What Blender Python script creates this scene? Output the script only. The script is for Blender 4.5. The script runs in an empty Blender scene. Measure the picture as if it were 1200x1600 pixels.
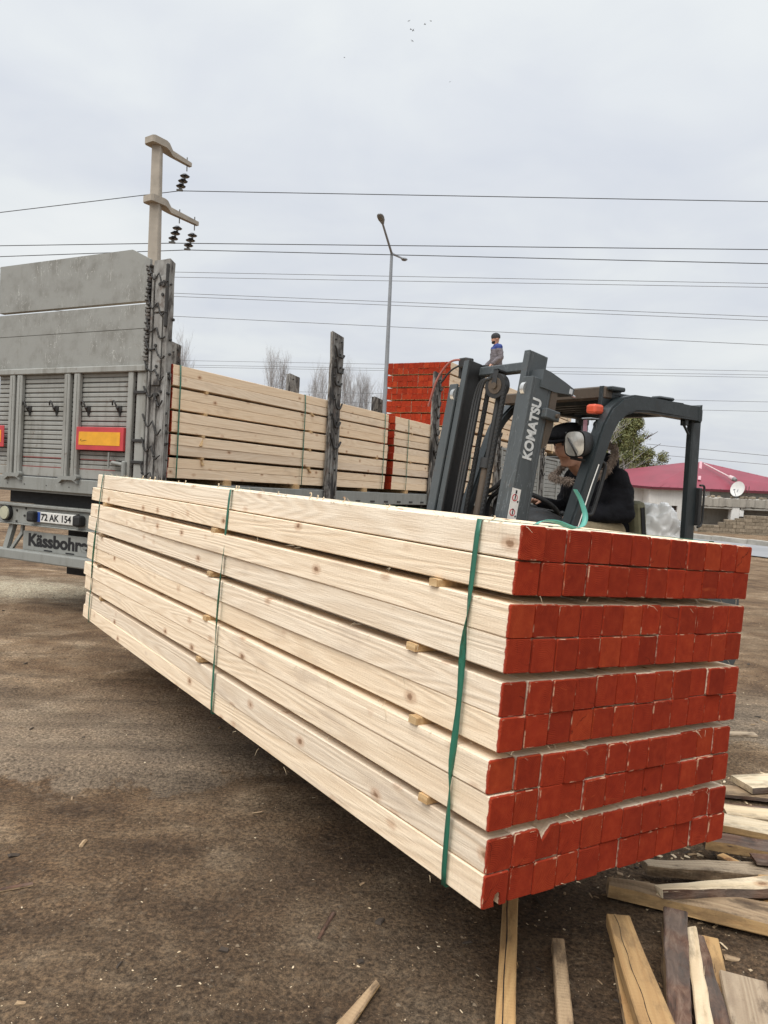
import bpy, bmesh, math, random
from mathutils import Vector, Matrix, noise

rnd = random.Random(11)
sc = bpy.context.scene
COL = sc.collection
RAD = math.radians

# ------------------------------------------------------------------ camera
cam_d = bpy.data.cameras.new('camera')
cam = bpy.data.objects.new('camera', cam_d)
COL.objects.link(cam)
cam_d.sensor_fit = 'VERTICAL'
cam_d.sensor_height = 36.0
cam_d.lens = 36.0 * 1195.0 / 1600.0
cam_d.clip_start = 0.05
cam_d.clip_end = 3000
PITCH, ROLL = RAD(3.0), RAD(2.6)
up = Vector((math.sin(ROLL) * math.cos(PITCH), -math.sin(PITCH), math.cos(ROLL) * math.cos(PITCH)))
fwv = Vector((0, 1, 0)) - up * up.y
fwv.normalize()
rtv = fwv.cross(up)
# rows: camera right / forward / up written in world axes
W2C = Matrix((rtv, fwv, up)).transposed()
cr, cf, cu = W2C[0], W2C[1], W2C[2]
cam.matrix_world = Matrix(((cr[0], cu[0], -cf[0], 0), (cr[1], cu[1], -cf[1], 0), (cr[2], cu[2], -cf[2], 1.65), (0, 0, 0, 1)))
sc.camera = cam

# ------------------------------------------------------------------ world, sun, exposure
SUN_EL, SUN_AZ = RAD(56), RAD(216)          # azimuth clockwise from +Y (behind, to the left)
world = bpy.data.worlds.new('World')
sc.world = world
world.use_nodes = True
wn = world.node_tree
wn.nodes.clear()


def N(nt, t, ins=None, **props):
    n = nt.nodes.new(t)
    for k, v in props.items():
        setattr(n, k, v)
    if ins:
        for k, v in ins.items():
            s = n.inputs[k]
            if isinstance(v, bpy.types.NodeSocket):
                nt.links.new(v, s)
            else:
                s.default_value = v
    return n


def ramp(nt, fac, stops, interp='LINEAR'):
    r = N(nt, 'ShaderNodeValToRGB', {'Fac': fac})
    r.color_ramp.interpolation = interp
    el = r.color_ramp.elements
    while len(el) < len(stops):
        el.new(0.5)
    for e, (p, c) in zip(el, stops):
        e.position = p
        e.color = (c[0], c[1], c[2], 1) if not isinstance(c, (int, float)) else (c, c, c, 1)
    return r.outputs['Color']


def mixc(nt, fac, a, b, mode='MIX'):
    m = N(nt, 'ShaderNodeMix', data_type='RGBA', blend_type=mode)
    for i, v in ((0, fac), (6, a), (7, b)):
        if isinstance(v, bpy.types.NodeSocket):
            nt.links.new(v, m.inputs[i])
        elif i == 0:
            m.inputs[0].default_value = v
        else:
            m.inputs[i].default_value = (v[0], v[1], v[2], 1)
    return m.outputs[2]


def mth(nt, op, a, b=None, c=None, clamp=False):
    m = N(nt, 'ShaderNodeMath', operation=op)
    m.use_clamp = clamp
    for i, v in enumerate((a, b, c)):
        if v is None:
            continue
        if isinstance(v, bpy.types.NodeSocket):
            nt.links.new(v, m.inputs[i])
        else:
            m.inputs[i].default_value = v
    return m.outputs[0]


def sstep(nt, x, lo, hi):
    m = N(nt, 'ShaderNodeMapRange', {'Value': x, 'From Min': lo, 'From Max': hi, 'To Min': 0.0, 'To Max': 1.0}, interpolation_type='SMOOTHSTEP')
    return m.outputs[0]


def vscale(nt, vec, s):
    return N(nt, 'ShaderNodeMapping', {'Vector': vec, 'Scale': s if not isinstance(s, (int, float)) else (s, s, s)}).outputs[0]


def nz(nt, vec, scale, detail=3.0, rough=0.55, dist=0.0):
    return N(nt, 'ShaderNodeTexNoise', {'Vector': vec, 'Scale': scale, 'Detail': detail, 'Roughness': rough, 'Distortion': dist}).outputs['Fac']


def build_world():
    nt = wn
    sky = N(nt, 'ShaderNodeTexSky', sky_type='NISHITA')
    sky.sun_disc = False
    sky.sun_elevation = SUN_EL
    sky.sun_rotation = SUN_AZ
    sky.dust_density = 4.0
    tc = N(nt, 'ShaderNodeTexCoord').outputs['Generated']
    sep = N(nt, 'ShaderNodeSeparateXYZ', {'Vector': tc})
    z = sep.outputs['Z']
    # overcast deck: thin cloud layers, brighter towards the zenith
    zz = mth(nt, 'MAXIMUM', z, 0.0)
    den = mth(nt, 'ADD', zz, 0.22)
    cx = mth(nt, 'DIVIDE', sep.outputs['X'], den)
    cy = mth(nt, 'DIVIDE', sep.outputs['Y'], den)
    p = N(nt, 'ShaderNodeCombineXYZ', {'X': cx, 'Y': cy, 'Z': 0.3}).outputs[0]
    n1 = nz(nt, vscale(nt, p, (0.75, 1.1, 1)), 1.25, 4.0, 0.5, 0.35)
    n2 = nz(nt, p, 3.2, 5.0, 0.55, 0.6)
    nn = mth(nt, 'ADD', mth(nt, 'MULTIPLY', n1, 0.75), mth(nt, 'MULTIPLY', n2, 0.25))
    cl = ramp(nt, nn, [(0.33, (0.665, 0.705, 0.78)), (0.46, (0.735, 0.77, 0.82)), (0.56, (0.805, 0.84, 0.86)), (0.70, (0.87, 0.895, 0.90))])
    grad = N(nt, 'ShaderNodeMapRange', {'Value': z, 'From Min': 0.0, 'From Max': 0.42, 'To Min': 0.93, 'To Max': 1.04}).outputs[0]
    zen = N(nt, 'ShaderNodeMapRange', {'Value': z, 'From Min': 0.55, 'From Max': 0.95, 'To Min': 1.0, 'To Max': ZENITH}, interpolation_type='SMOOTHSTEP').outputs[0]
    g = mth(nt, 'MULTIPLY', grad, zen)
    cl = mixc(nt, 1.0, cl, N(nt, 'ShaderNodeCombineColor', {'Red': g, 'Green': g, 'Blue': g}).outputs[0], 'MULTIPLY')
    b1 = N(nt, 'ShaderNodeBackground', {'Color': sky.outputs[0], 'Strength': 0.05})
    b2 = N(nt, 'ShaderNodeBackground', {'Color': cl, 'Strength': SKY_CLOUD})
    mx = N(nt, 'ShaderNodeMixShader', {0: 0.93, 1: b1.outputs[0], 2: b2.outputs[0]})
    N(nt, 'ShaderNodeOutputWorld', {'Surface': mx.outputs[0]})


ZENITH, SKY_CLOUD = 2.6, 0.64
build_world()
sun_d = bpy.data.lights.new('sun', 'SUN')
sun_d.energy = 1.5
sun_d.angle = RAD(45)
sun_d.color = (1.0, 0.96, 0.90)
sun = bpy.data.objects.new('sun', sun_d)
COL.objects.link(sun)
sd = Vector((math.sin(SUN_AZ) * math.cos(SUN_EL), math.cos(SUN_AZ) * math.cos(SUN_EL), math.sin(SUN_EL)))
sun.rotation_euler = sd.to_track_quat('Z', 'Y').to_euler()
vs = sc.view_settings
vs.view_transform = 'Standard'
vs.look = 'None'
vs.gamma = 1.0
vs.use_curve_mapping = False
vs.exposure = 0.70


# ------------------------------------------------------------------ object helpers
def tag(o, label=None, cat=None, group=None, kind=None):
    for k, v in (('label', label), ('category', cat), ('group', group), ('kind', kind)):
        if v:
            o[k] = v
    return o


def empty(name, M, label, cat, group=None):
    o = bpy.data.objects.new(name, None)
    o.empty_display_size = 0.2
    COL.objects.link(o)
    o.matrix_world = M
    return tag(o, label, cat, group)


def basis(x, y, z, o):
    return Matrix(((x[0], y[0], z[0], o[0]), (x[1], y[1], z[1], o[1]), (x[2], y[2], z[2], o[2]), (0, 0, 0, 1)))


def copy_tree(o, parent=None):
    c = o.copy()
    COL.objects.link(c)
    if parent is not None:
        c.parent = parent
    for ch in o.children:
        copy_tree(ch, c)
    return c


class MB:
    def __init__(self):
        self.v, self.f, self.m, self.s = [], [], [], []

    def add(self, V, F, mi=0, smooth=False, M=None):
        b = len(self.v)
        for p in V:
            p = Vector(p)
            self.v.append(M @ p if M is not None else p)
        for f in F:
            self.f.append([b + i for i in f])
            self.m.append(mi)
            self.s.append(smooth)
        return self

    def box(self, lo, hi, mi=0, bev=0.0, M=None):
        lo, hi = Vector(lo), Vector(hi)
        if bev <= 0:
            V = [(x, y, z) for z in (lo.z, hi.z) for y in (lo.y, hi.y) for x in (lo.x, hi.x)]
            return self.add(V, [(0, 2, 3, 1), (4, 5, 7, 6), (0, 1, 5, 4), (2, 6, 7, 3), (0, 4, 6, 2), (1, 3, 7, 5)], mi, False, M)
        bev = min(bev, *[0.49 * abs(hi[i] - lo[i]) for i in range(3)])
        bm = bmesh.new()
        bmesh.ops.create_cube(bm, size=1)
        for v in bm.verts:
            v.co = Vector([(lo[i] + hi[i]) / 2 + v.co[i] * (hi[i] - lo[i]) for i in range(3)])
        bmesh.ops.bevel(bm, geom=bm.edges[:], offset=bev, segments=2 if bev > 0.012 else 1, affect='EDGES', profile=0.5)
        bm.verts.index_update()
        self.add([v.co.copy() for v in bm.verts], [[v.index for v in f.verts] for f in bm.faces], mi, False, M)
        bm.free()
        return self

    def obox(self, p0, p1, w, h, side=(0, 0, 1), mi=0, bev=0.0):
        """box along p0-p1, w wide across, h in the direction nearest to side"""
        p0, p1 = Vector(p0), Vector(p1)
        d = p1 - p0
        L = d.length
        d.normalize()
        s = Vector(side)
        s = (s - d * s.dot(d)).normalized()
        w_ = s.cross(d)
        M = basis(d, w_, s, p0)
        return self.box((0, -w / 2, -h / 2), (L, w / 2, h / 2), mi, bev, M)

    def cyl(self, p0, p1, r0, r1=None, n=16, mi=0, caps=True, smooth=True):
        r1 = r0 if r1 is None else r1
        return self.tube([p0, p1], [r0, r1], n, mi, caps, smooth)

    def tube(self, pts, r, n=8, mi=0, caps=True, smooth=True):
        pts = [Vector(p) for p in pts]
        rs = r if isinstance(r, (list, tuple)) else [r] * len(pts)
        t = (pts[1] - pts[0]).normalized()
        a = Vector((0, 0, 1)) if abs(t.z) < 0.9 else Vector((1, 0, 0))
        u = (a - t * a.dot(t)).normalized()
        V, F = [], []
        for i, p in enumerate(pts):
            if 0 < i < len(pts) - 1:
                t = (pts[i + 1] - pts[i - 1])
            elif i:
                t = pts[i] - pts[i - 1]
            else:
                t = pts[1] - pts[0]
            t.normalize()
            u = (u - t * u.dot(t)).normalized()
            w = t.cross(u)
            for k in range(n):
                an = 2 * math.pi * k / n
                V.append(p + (u * math.cos(an) + w * math.sin(an)) * rs[i])
        for i in range(len(pts) - 1):
            for k in range(n):
                F.append((i * n + k, i * n + (k + 1) % n, (i + 1) * n + (k + 1) % n, (i + 1) * n + k))
        self.add(V, F, mi, smooth)
        if caps:
            self.add([V[k] for k in range(n)], [list(range(n))[::-1]], mi)
            self.add([V[(len(pts) - 1) * n + k] for k in range(n)], [list(range(n))], mi)
        return self

    def prism(self, poly, th, M, mi=0, back=None):
        """poly in the M xy plane, extruded along M z from 0 to th"""
        n = len(poly)
        V = [(x, y, 0) for x, y in poly] + [(x, y, th) for x, y in poly]
        F = [list(range(n))[::-1], list(range(n, 2 * n))] + [(i, (i + 1) % n, n + (i + 1) % n, n + i) for i in range(n)]
        return self.add(V, F, mi, False, M)

    def ribbon(self, pts, wv, th=0.0012, mi=0, closed=False):
        """flat band through pts, half width vectors wv"""
        pts = [Vector(p) for p in pts]
        wv = [Vector(w) for w in wv]
        V, F = [], []
        n = len(pts)
        for i in range(n):
            a = pts[(i + 1) % n] if closed or i < n - 1 else pts[i]
            b = pts[i - 1] if closed or i > 0 else pts[i]
            t = (a - b).normalized()
            nn = t.cross(wv[i]).normalized() * th
            V += [pts[i] + wv[i] + nn, pts[i] - wv[i] + nn, pts[i] - wv[i] - nn, pts[i] + wv[i] - nn]
        for i in range(n if closed else n - 1):
            j = (i + 1) % n
            for k in range(4):
                F.append((i * 4 + k, i * 4 + (k + 1) % 4, j * 4 + (k + 1) % 4, j * 4 + k))
        return self.add(V, F, mi, True)

    def ball(self, c, r, M=None, nu=16, nv=10, mi=0):
        c = Vector(c)
        r = Vector((r, r, r)) if isinstance(r, (int, float)) else Vector(r)
        V, F = [], []
        for j in range(nv + 1):
            th = math.pi * j / nv
            for i in range(nu):
                ph = 2 * math.pi * i / nu
                V.append(Vector((r.x * math.sin(th) * math.cos(ph), r.y * math.sin(th) * math.sin(ph), r.z * math.cos(th))))
        for j in range(nv):
            for i in range(nu):
                F.append((j * nu + i, (j + 1) * nu + i, (j + 1) * nu + (i + 1) % nu, j * nu + (i + 1) % nu))
        V = [(M @ p if M is not None else p) + c for p in V]
        return self.add(V, F, mi, True)

    loc_attr = None

    def mesh(self, name):
        me = bpy.data.meshes.new(name)
        me.from_pydata([tuple(v) for v in self.v], [], self.f)
        me.polygons.foreach_set('material_index', self.m)
        me.polygons.foreach_set('use_smooth', self.s)
        me.update()
        if self.loc_attr:
            at = me.attributes.new('section', 'FLOAT_VECTOR', 'POINT')
            at.data.foreach_set('vector', [c for p in self.loc_attr for c in p])
        return me

    def build(self, name, mats, parent=None, loc=None, label=None, kind=None):
        return link(name, self.mesh(name), mats, parent, loc, label, kind)


def link(name, me, mats, parent=None, loc=None, label=None, kind=None):
    o = bpy.data.objects.new(name, me)
    COL.objects.link(o)
    if mats is not None and not me.materials:
        for m in (mats if isinstance(mats, (list, tuple)) else [mats]):
            me.materials.append(m)
    if parent is not None:
        o.parent = parent
    if loc is not None:
        o.location = loc
    if label:
        o['label'] = label
    if kind:
        o['kind'] = kind
    return o


def from_bm(bm, smooth=False):
    mb = MB()
    bm.verts.index_update()
    mb.add([v.co.copy() for v in bm.verts], [[v.index for v in f.verts] for f in bm.faces], 0, smooth)
    bm.free()
    return mb


def text_mesh(body, size, ext=0.002, bold=0.0, shear=0.0, sx=1.0, align='CENTER'):
    cu_ = bpy.data.curves.new('lettering', 'FONT')
    cu_.body = body
    cu_.size = size
    cu_.extrude = ext
    cu_.offset = bold
    cu_.shear = shear
    cu_.align_x = align
    cu_.align_y = 'CENTER'
    o = bpy.data.objects.new('lettering_source', cu_)
    COL.objects.link(o)
    bpy.context.view_layer.update()
    me = bpy.data.meshes.new_from_object(o.evaluated_get(bpy.context.evaluated_depsgraph_get()))
    bpy.data.objects.remove(o)
    bpy.data.curves.remove(cu_)
    if sx != 1.0:
        for v in me.vertices:
            v.co.x *= sx
    return me


def eval_mesh(me, setup):
    o = bpy.data.objects.new('source', me)
    COL.objects.link(o)
    setup(o)
    bpy.context.view_layer.update()
    out = bpy.data.meshes.new_from_object(o.evaluated_get(bpy.context.evaluated_depsgraph_get()))
    bpy.data.objects.remove(o)
    return out


def skin(V, E, R, sub=2, root=0):
    me = bpy.data.meshes.new('skin_source')
    me.from_pydata([tuple(v) for v in V], E, [])

    def setup(o):
        m = o.modifiers.new('Skin', 'SKIN')
        m.use_smooth_shade = True
        for i, sv in enumerate(o.data.skin_vertices[0].data):
            r = R[i]
            sv.radius = (r, r) if isinstance(r, (int, float)) else r
            sv.use_root = i == root
        s = o.modifiers.new('Sub', 'SUBSURF')
        s.levels = s.render_levels = sub
    return eval_mesh(me, setup)


def mesh_into(mb, me, M=None):
    mb.add([v.co.copy() for v in me.vertices], [list(p.vertices) for p in me.polygons], 0, True, M)


def remesh(mb, voxel, smooth=4):
    def setup(o):
        m = o.modifiers.new('Remesh', 'REMESH')
        m.mode = 'VOXEL'
        m.voxel_size = voxel
        m.use_smooth_shade = True
        s = o.modifiers.new('Smooth', 'SMOOTH')
        s.iterations = smooth
        s.factor = 0.5
    return eval_mesh(mb.mesh('remesh_source'), setup)


def interp(pts, n):
    """Catmull-Rom through pts"""
    pts = [Vector(p) for p in pts]
    out = []
    P = [pts[0] * 2 - pts[1]] + pts + [pts[-1] * 2 - pts[-2]]
    for i in range(1, len(P) - 2):
        for k in range(n):
            t = k / n
            a, b, c, d = P[i - 1], P[i], P[i + 1], P[i + 2]
            out.append(0.5 * ((2 * b) + (c - a) * t + (2 * a - 5 * b + 4 * c - d) * t * t + (3 * b - a - 3 * c + d) * t ** 3))
    out.append(pts[-1])
    return out


# ------------------------------------------------------------------ materials
def new_mat(name):
    m = bpy.data.materials.new(name)
    m.use_nodes = True
    nt = m.node_tree
    b = nt.nodes['Principled BSDF']
    return m, nt, b


def obj_coord(nt):
    return N(nt, 'ShaderNodeTexCoord').outputs['Object']


def seed_of(nt):
    oi = N(nt, 'ShaderNodeObjectInfo').outputs['Random']
    ge = N(nt, 'ShaderNodeNewGeometry').outputs['Random Per Island']
    return mth(nt, 'FRACT', mth(nt, 'ADD', oi, mth(nt, 'MULTIPLY', ge, 3.7)))


def bump(nt, b, h, dist, strength=1.0):
    bn = N(nt, 'ShaderNodeBump', {'Height': h, 'Distance': dist, 'Strength': strength})
    nt.links.new(bn.outputs[0], b.inputs['Normal'])


def plain(name, c, rough=0.6, metal=0.0, var=0.15, scale=8.0, bump_d=0.0, spec=0.5):
    m, nt, b = new_mat(name)
    p = obj_coord(nt)
    n = nz(nt, p, scale, 4.0)
    lo = [x * (1 - var) for x in c]
    hi = [min(1, x * (1 + var)) for x in c]
    nt.links.new(ramp(nt, n, [(0.3, lo), (0.7, hi)]), b.inputs['Base Color'])
    b.inputs['Roughness'].default_value = rough
    b.inputs['Metallic'].default_value = metal
    b.inputs['Specular IOR Level'].default_value = spec
    if bump_d:
        bump(nt, b, nz(nt, p, scale * 6, 4.0), bump_d)
    return m


def wood_mat(name, c1, c2, cknot, grain=1.0, knots=1.0, stain=0.3, saw=1.0, red=False, axis_scale=(1.6, 46, 46), mud=0.0):
    m, nt, b = new_mat(name)
    tc = obj_coord(nt)
    sd_ = seed_of(nt)
    off = N(nt, 'ShaderNodeCombineXYZ', {'X': mth(nt, 'MULTIPLY', sd_, 61.0), 'Y': mth(nt, 'MULTIPLY', sd_, 37.0), 'Z': mth(nt, 'MULTIPLY', sd_, 23.0)}).outputs[0]
    p = N(nt, 'ShaderNodeVectorMath', {0: tc, 1: off}, operation='ADD').outputs[0]
    g1 = nz(nt, vscale(nt, p, axis_scale), 1.0, 5.0, 0.6, 0.6)
    ringb = nz(nt, vscale(nt, p, (0.55, 7, 7)), 1.0, 1.5, 0.4)
    rings = mth(nt, 'SINE', mth(nt, 'MULTIPLY', ringb, 95.0))
    rings = mth(nt, 'MULTIPLY_ADD', rings, 0.5, 0.5)
    g = mth(nt, 'ADD', mth(nt, 'MULTIPLY', g1, 0.80), mth(nt, 'MULTIPLY', rings, 0.20))
    col = ramp(nt, g, [(0.24, c2), (0.62, c1)])
    # per board tint
    tint = ramp(nt, sd_, [(0.0, (0.86, 0.84, 0.82)), (0.3, (1, 1, 1)), (0.6, (1.0, 0.95, 0.88)), (0.8, (1.02, 1.0, .97)), (1.0, (0.88, 0.88, 0.90))])
    col = mixc(nt, 1.0, col, tint, 'MULTIPLY')
    # grey blue and brownish sap stains
    st = nz(nt, vscale(nt, p, (2.2, 9, 9)), 1.0, 4.0, 0.6)
    stm = mth(nt, 'MULTIPLY', sstep(nt, st, 0.56, 0.76), stain)
    col = mixc(nt, stm, col, (c2[0] * 0.62, c2[1] * 0.60, c2[2] * 0.62))
    sp = nz(nt, p, 210.0, 2.0)
    col = mixc(nt, mth(nt, 'MULTIPLY', sstep(nt, sp, 0.5, 0.8), 0.20), col, (c2[0] * .5, c2[1] * .5, c2[2] * .5))
    # knots
    vo = N(nt, 'ShaderNodeTexVoronoi', {'Vector': vscale(nt, p, (5.5, 9, 9)), 'Scale': 1.0, 'Randomness': 1.0}, feature='F1', distance='EUCLIDEAN')
    cs = N(nt, 'ShaderNodeSeparateColor', {'Color': vo.outputs['Color']})
    wob = mth(nt, 'MULTIPLY_ADD', nz(nt, p, 60.0, 2.0), 0.10, -0.05)
    d = mth(nt, 'ADD', vo.outputs['Distance'], wob)
    pick = mth(nt, 'GREATER_THAN', cs.outputs[0], 1.0 - 0.50 * knots)
    halo = mth(nt, 'MULTIPLY', mth(nt, 'SUBTRACT', 1.0, sstep(nt, d, 0.12, 0.27)), pick)
    core = mth(nt, 'MULTIPLY', mth(nt, 'SUBTRACT', 1.0, sstep(nt, d, 0.065, 0.125)), pick)
    col = mixc(nt, mth(nt, 'MULTIPLY', halo, 0.45), col, (cknot[0] * 1.7, cknot[1] * 1.5, cknot[2] * 1.3))
    col = mixc(nt, mth(nt, 'MULTIPLY', core, 0.86), col, cknot)
    if mud:
        mm = sstep(nt, nz(nt, vscale(nt, tc, (3.5, 11, 11)), 1.0, 6.0, 0.7), 0.50, 0.66)
        col = mixc(nt, mth(nt, 'MULTIPLY', mm, mud), col, (0.085, 0.058, 0.038))
    if red:
        x = N(nt, 'ShaderNodeSeparateXYZ', {'Vector': N(nt, 'ShaderNodeAttribute', attribute_name='section').outputs['Vector']}).outputs['X']
        e = mth(nt, 'ADD', mth(nt, 'SUBTRACT', mth(nt, 'ABSOLUTE', x), 0.0035), mth(nt, 'MULTIPLY', nz(nt, p, 55.0, 3.0), -0.014))
        col = mixc(nt, mth(nt, 'SUBTRACT', 1.0, sstep(nt, e, -0.003, 0.0006)), col, (0.33, 0.05, 0.025))
    nt.links.new(col, b.inputs['Base Color'])
    b.inputs['Roughness'].default_value = 0.78
    b.inputs['Specular IOR Level'].default_value = 0.25
    fib = nz(nt, vscale(nt, p, (14, 260, 260)), 1.0, 3.0, 0.6)
    sawm = mth(nt, 'SINE', mth(nt, 'ADD', mth(nt, 'MULTIPLY', N(nt, 'ShaderNodeSeparateXYZ', {'Vector': p}).outputs['X'], 420.0), mth(nt, 'MULTIPLY', nz(nt, p, 9.0, 2.0), 14.0)))
    h = mth(nt, 'ADD', mth(nt, 'MULTIPLY', fib, 0.55), mth(nt, 'MULTIPLY', sawm, 0.10 * saw))
    h = mth(nt, 'ADD', h, mth(nt, 'ADD', mth(nt, 'MULTIPLY', g1, 0.9), mth(nt, 'MULTIPLY', rings, 0.30)))
    bump(nt, b, h, 0.0022 * grain, 0.9)
    return m


def red_mat(name='red_oxide_paint', k=1.0):
    m, nt, b = new_mat(name)
    tc = N(nt, 'ShaderNodeAttribute', attribute_name='section').outputs['Vector']
    sd_ = seed_of(nt)
    off = N(nt, 'ShaderNodeCombineXYZ', {'X': mth(nt, 'MULTIPLY', sd_, 61.0), 'Y': mth(nt, 'MULTIPLY', sd_, 37.0), 'Z': mth(nt, 'MULTIPLY', sd_, 23.0)}).outputs[0]
    p = N(nt, 'ShaderNodeVectorMath', {0: tc, 1: off}, operation='ADD').outputs[0]
    n = nz(nt, p, 26.0, 5.0, 0.65)
    col = ramp(nt, n, [(0.3, (0.245 * k, 0.026 * k, 0.0112 * k)), (0.52, (0.30 * k, 0.034 * k, 0.0135 * k)), (0.75, (0.355 * k, 0.047 * k, 0.0175 * k))])
    tint = ramp(nt, sd_, [(0.0, (0.80, 0.80, 0.80)), (0.4, (0.97, 0.97, 0.97)), (0.85, (1.04, 1.0, 0.95)), (1.0, (1.15, 1.4, 1.2))])
    col = mixc(nt, 1.0, col, tint, 'MULTIPLY')
    # a few thin, orange strokes where the paint is poor
    sw = nz(nt, vscale(nt, p, (1, 9, 30)), 1.0, 3.0, 0.6, 1.0)
    col = mixc(nt, mth(nt, 'MULTIPLY', sstep(nt, sw, 0.66, 0.80), 0.55), col, (0.50, 0.10, 0.03))
    s = N(nt, 'ShaderNodeSeparateXYZ', {'Vector': tc})
    # growth rings: distance from a pith outside or inside the section
    oy = mth(nt, 'MULTIPLY_ADD', sd_, 0.16, -0.08)
    oz = mth(nt, 'MULTIPLY_ADD', mth(nt, 'FRACT', mth(nt, 'MULTIPLY', sd_, 7.3)), 0.16, -0.08)
    dy = mth(nt, 'SUBTRACT', s.outputs['Y'], oy)
    dz = mth(nt, 'SUBTRACT', s.outputs['Z'], oz)
    rr = mth(nt, 'SQRT', mth(nt, 'ADD', mth(nt, 'MULTIPLY', dy, dy), mth(nt, 'MULTIPLY', dz, dz)))
    rr = mth(nt, 'ADD', rr, mth(nt, 'MULTIPLY', nz(nt, p, 14.0, 2.0), 0.02))
    ring = mth(nt, 'MULTIPLY_ADD', mth(nt, 'SINE', mth(nt, 'MULTIPLY', rr, 1100.0)), 0.5, 0.5)
    rm = mth(nt, 'MULTIPLY', ring, sstep(nt, mth(nt, 'FRACT', mth(nt, 'MULTIPLY', sd_, 13.7)), 0.35, 0.9))
    col = mixc(nt, mth(nt, 'MULTIPLY', rm, 0.42), col, (0.13 * k, 0.010 * k, 0.007 * k))
    # drying checks: a few dark cracks running from the pith
    ang = mth(nt, 'ARCTAN2', dz, dy)
    ck = mth(nt, 'ABSOLUTE', mth(nt, 'SINE', mth(nt, 'ADD', mth(nt, 'MULTIPLY', ang, 1.5), mth(nt, 'MULTIPLY', nz(nt, p, 22.0, 3.0), 1.1))))
    ckm = mth(nt, 'MULTIPLY', mth(nt, 'SUBTRACT', 1.0, sstep(nt, ck, 0.008, 0.030)), mth(nt, 'MULTIPLY', mth(nt, 'GREATER_THAN', mth(nt, 'FRACT', mth(nt, 'MULTIPLY', sd_, 29.3)), 0.72), sstep(nt, nz(nt, p, 19.0, 1.0), 0.45, 0.55)))
    col = mixc(nt, mth(nt, 'MULTIPLY', ckm, 0.85), col, (0.045, 0.008, 0.005))
    # raw wood along the edges the brush missed
    ed = mth(nt, 'MAXIMUM', mth(nt, 'ABSOLUTE', s.outputs['Y']), mth(nt, 'ABSOLUTE', s.outputs['Z']))
    em = mth(nt, 'ADD', ed, mth(nt, 'MULTIPLY_ADD', nz(nt, p, 90.0, 4.0, 0.7), 0.012, -0.006))
    miss = mth(nt, 'MULTIPLY', sstep(nt, em, 0.0445, 0.0480), sstep(nt, nz(nt, p, 17.0, 2.0), 0.58, 0.66))
    col = mixc(nt, mth(nt, 'MULTIPLY', miss, 0.8), col, (0.60, 0.40, 0.26))
    nt.links.new(col, b.inputs['Base Color'])
    b.inputs['Roughness'].default_value = 0.88
    b.inputs['Specular IOR Level'].default_value = 0.10
    h = mth(nt, 'ADD', mth(nt, 'MULTIPLY', ring, 0.35), mth(nt, 'MULTIPLY', nz(nt, p, 150.0, 4.0, 0.7), 0.8))
    bump(nt, b, h, 0.0016)
    return m


def metal_mat(name, c, dirt=0.5, rust=0.15, scratch=0.4, rough=0.5, metal=0.0, streak=True):
    m, nt, b = new_mat(name)
    p = obj_coord(nt)
    n1 = nz(nt, p, 2.3, 6.0, 0.6)
    n2 = nz(nt, vscale(nt, p, (14, 14, 1.1) if streak else (6, 6, 6)), 1.0, 5.0, 0.6)
    dm = mth(nt, 'MULTIPLY', sstep(nt, mth(nt, 'ADD', mth(nt, 'MULTIPLY', n1, 0.5), mth(nt, 'MULTIPLY', n2, 0.5)), 0.44, 0.66), dirt)
    col = mixc(nt, dm, c, (c[0] * 0.60, c[1] * 0.575, c[2] * 0.54))
    n3 = nz(nt, p, 11.0, 6.0, 0.7)
    col = mixc(nt, mth(nt, 'MULTIPLY', sstep(nt, n3, 0.60, 0.70), rust), col, (0.10, 0.052, 0.028))
    n4 = nz(nt, vscale(nt, p, (9, 9, 2.0)), 1.0, 3.0, 0.5, 2.5)
    sc_ = mth(nt, 'SUBTRACT', 1.0, sstep(nt, mth(nt, 'ABSOLUTE', mth(nt, 'SUBTRACT', n4, 0.5)), 0.0, 0.010))
    col = mixc(nt, mth(nt, 'MULTIPLY', mth(nt, 'MULTIPLY', sc_, sstep(nt, n1, 0.45, 0.6)), scratch), col, (min(1, c[0] * 1.9 + .05), min(1, c[1] * 1.9 + .05), min(1, c[2] * 1.9 + .05)))
    nt.links.new(col, b.inputs['Base Color'])
    nt.links.new(ramp(nt, n3, [(0.3, rough - 0.08), (0.7, min(1, rough + 0.2))]), b.inputs['Roughness'])
    b.inputs['Metallic'].default_value = metal
    bump(nt, b, mth(nt, 'ADD', n3, mth(nt, 'MULTIPLY', nz(nt, p, 70.0, 3.0), 0.3)), 0.003, 0.6)
    return m


def peel_mat(name, sh=0.0):
    """stake posts: chipped grey white paint over black, rusty steel"""
    m, nt, b = new_mat(name)
    p = obj_coord(nt)
    n = nz(nt, vscale(nt, p, (5, 5, 1.7)), 1.0, 7.0, 0.68, 0.8)
    n2 = nz(nt, vscale(nt, p, (24, 24, 7)), 1.0, 5.0, 0.7)
    a = mth(nt, 'ADD', mth(nt, 'MULTIPLY', n, 0.7), mth(nt, 'MULTIPLY', n2, 0.3))
    col = ramp(nt, a, [(0.42 + sh, (0.022, 0.020, 0.019)), (0.475 + sh, (0.075, 0.066, 0.058)), (0.52 + sh, (0.19, 0.18, 0.165)), (0.66 + sh, (0.31, 0.305, 0.285))])
    col = mixc(nt, mth(nt, 'MULTIPLY', sstep(nt, nz(nt, p, 7.0, 4.0), 0.58, 0.68), 0.6), col, (0.085, 0.05, 0.033))
    nt.links.new(col, b.inputs['Base Color'])
    b.inputs['Roughness'].default_value = 0.75
    bump(nt, b, a, 0.008)
    return m


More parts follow.
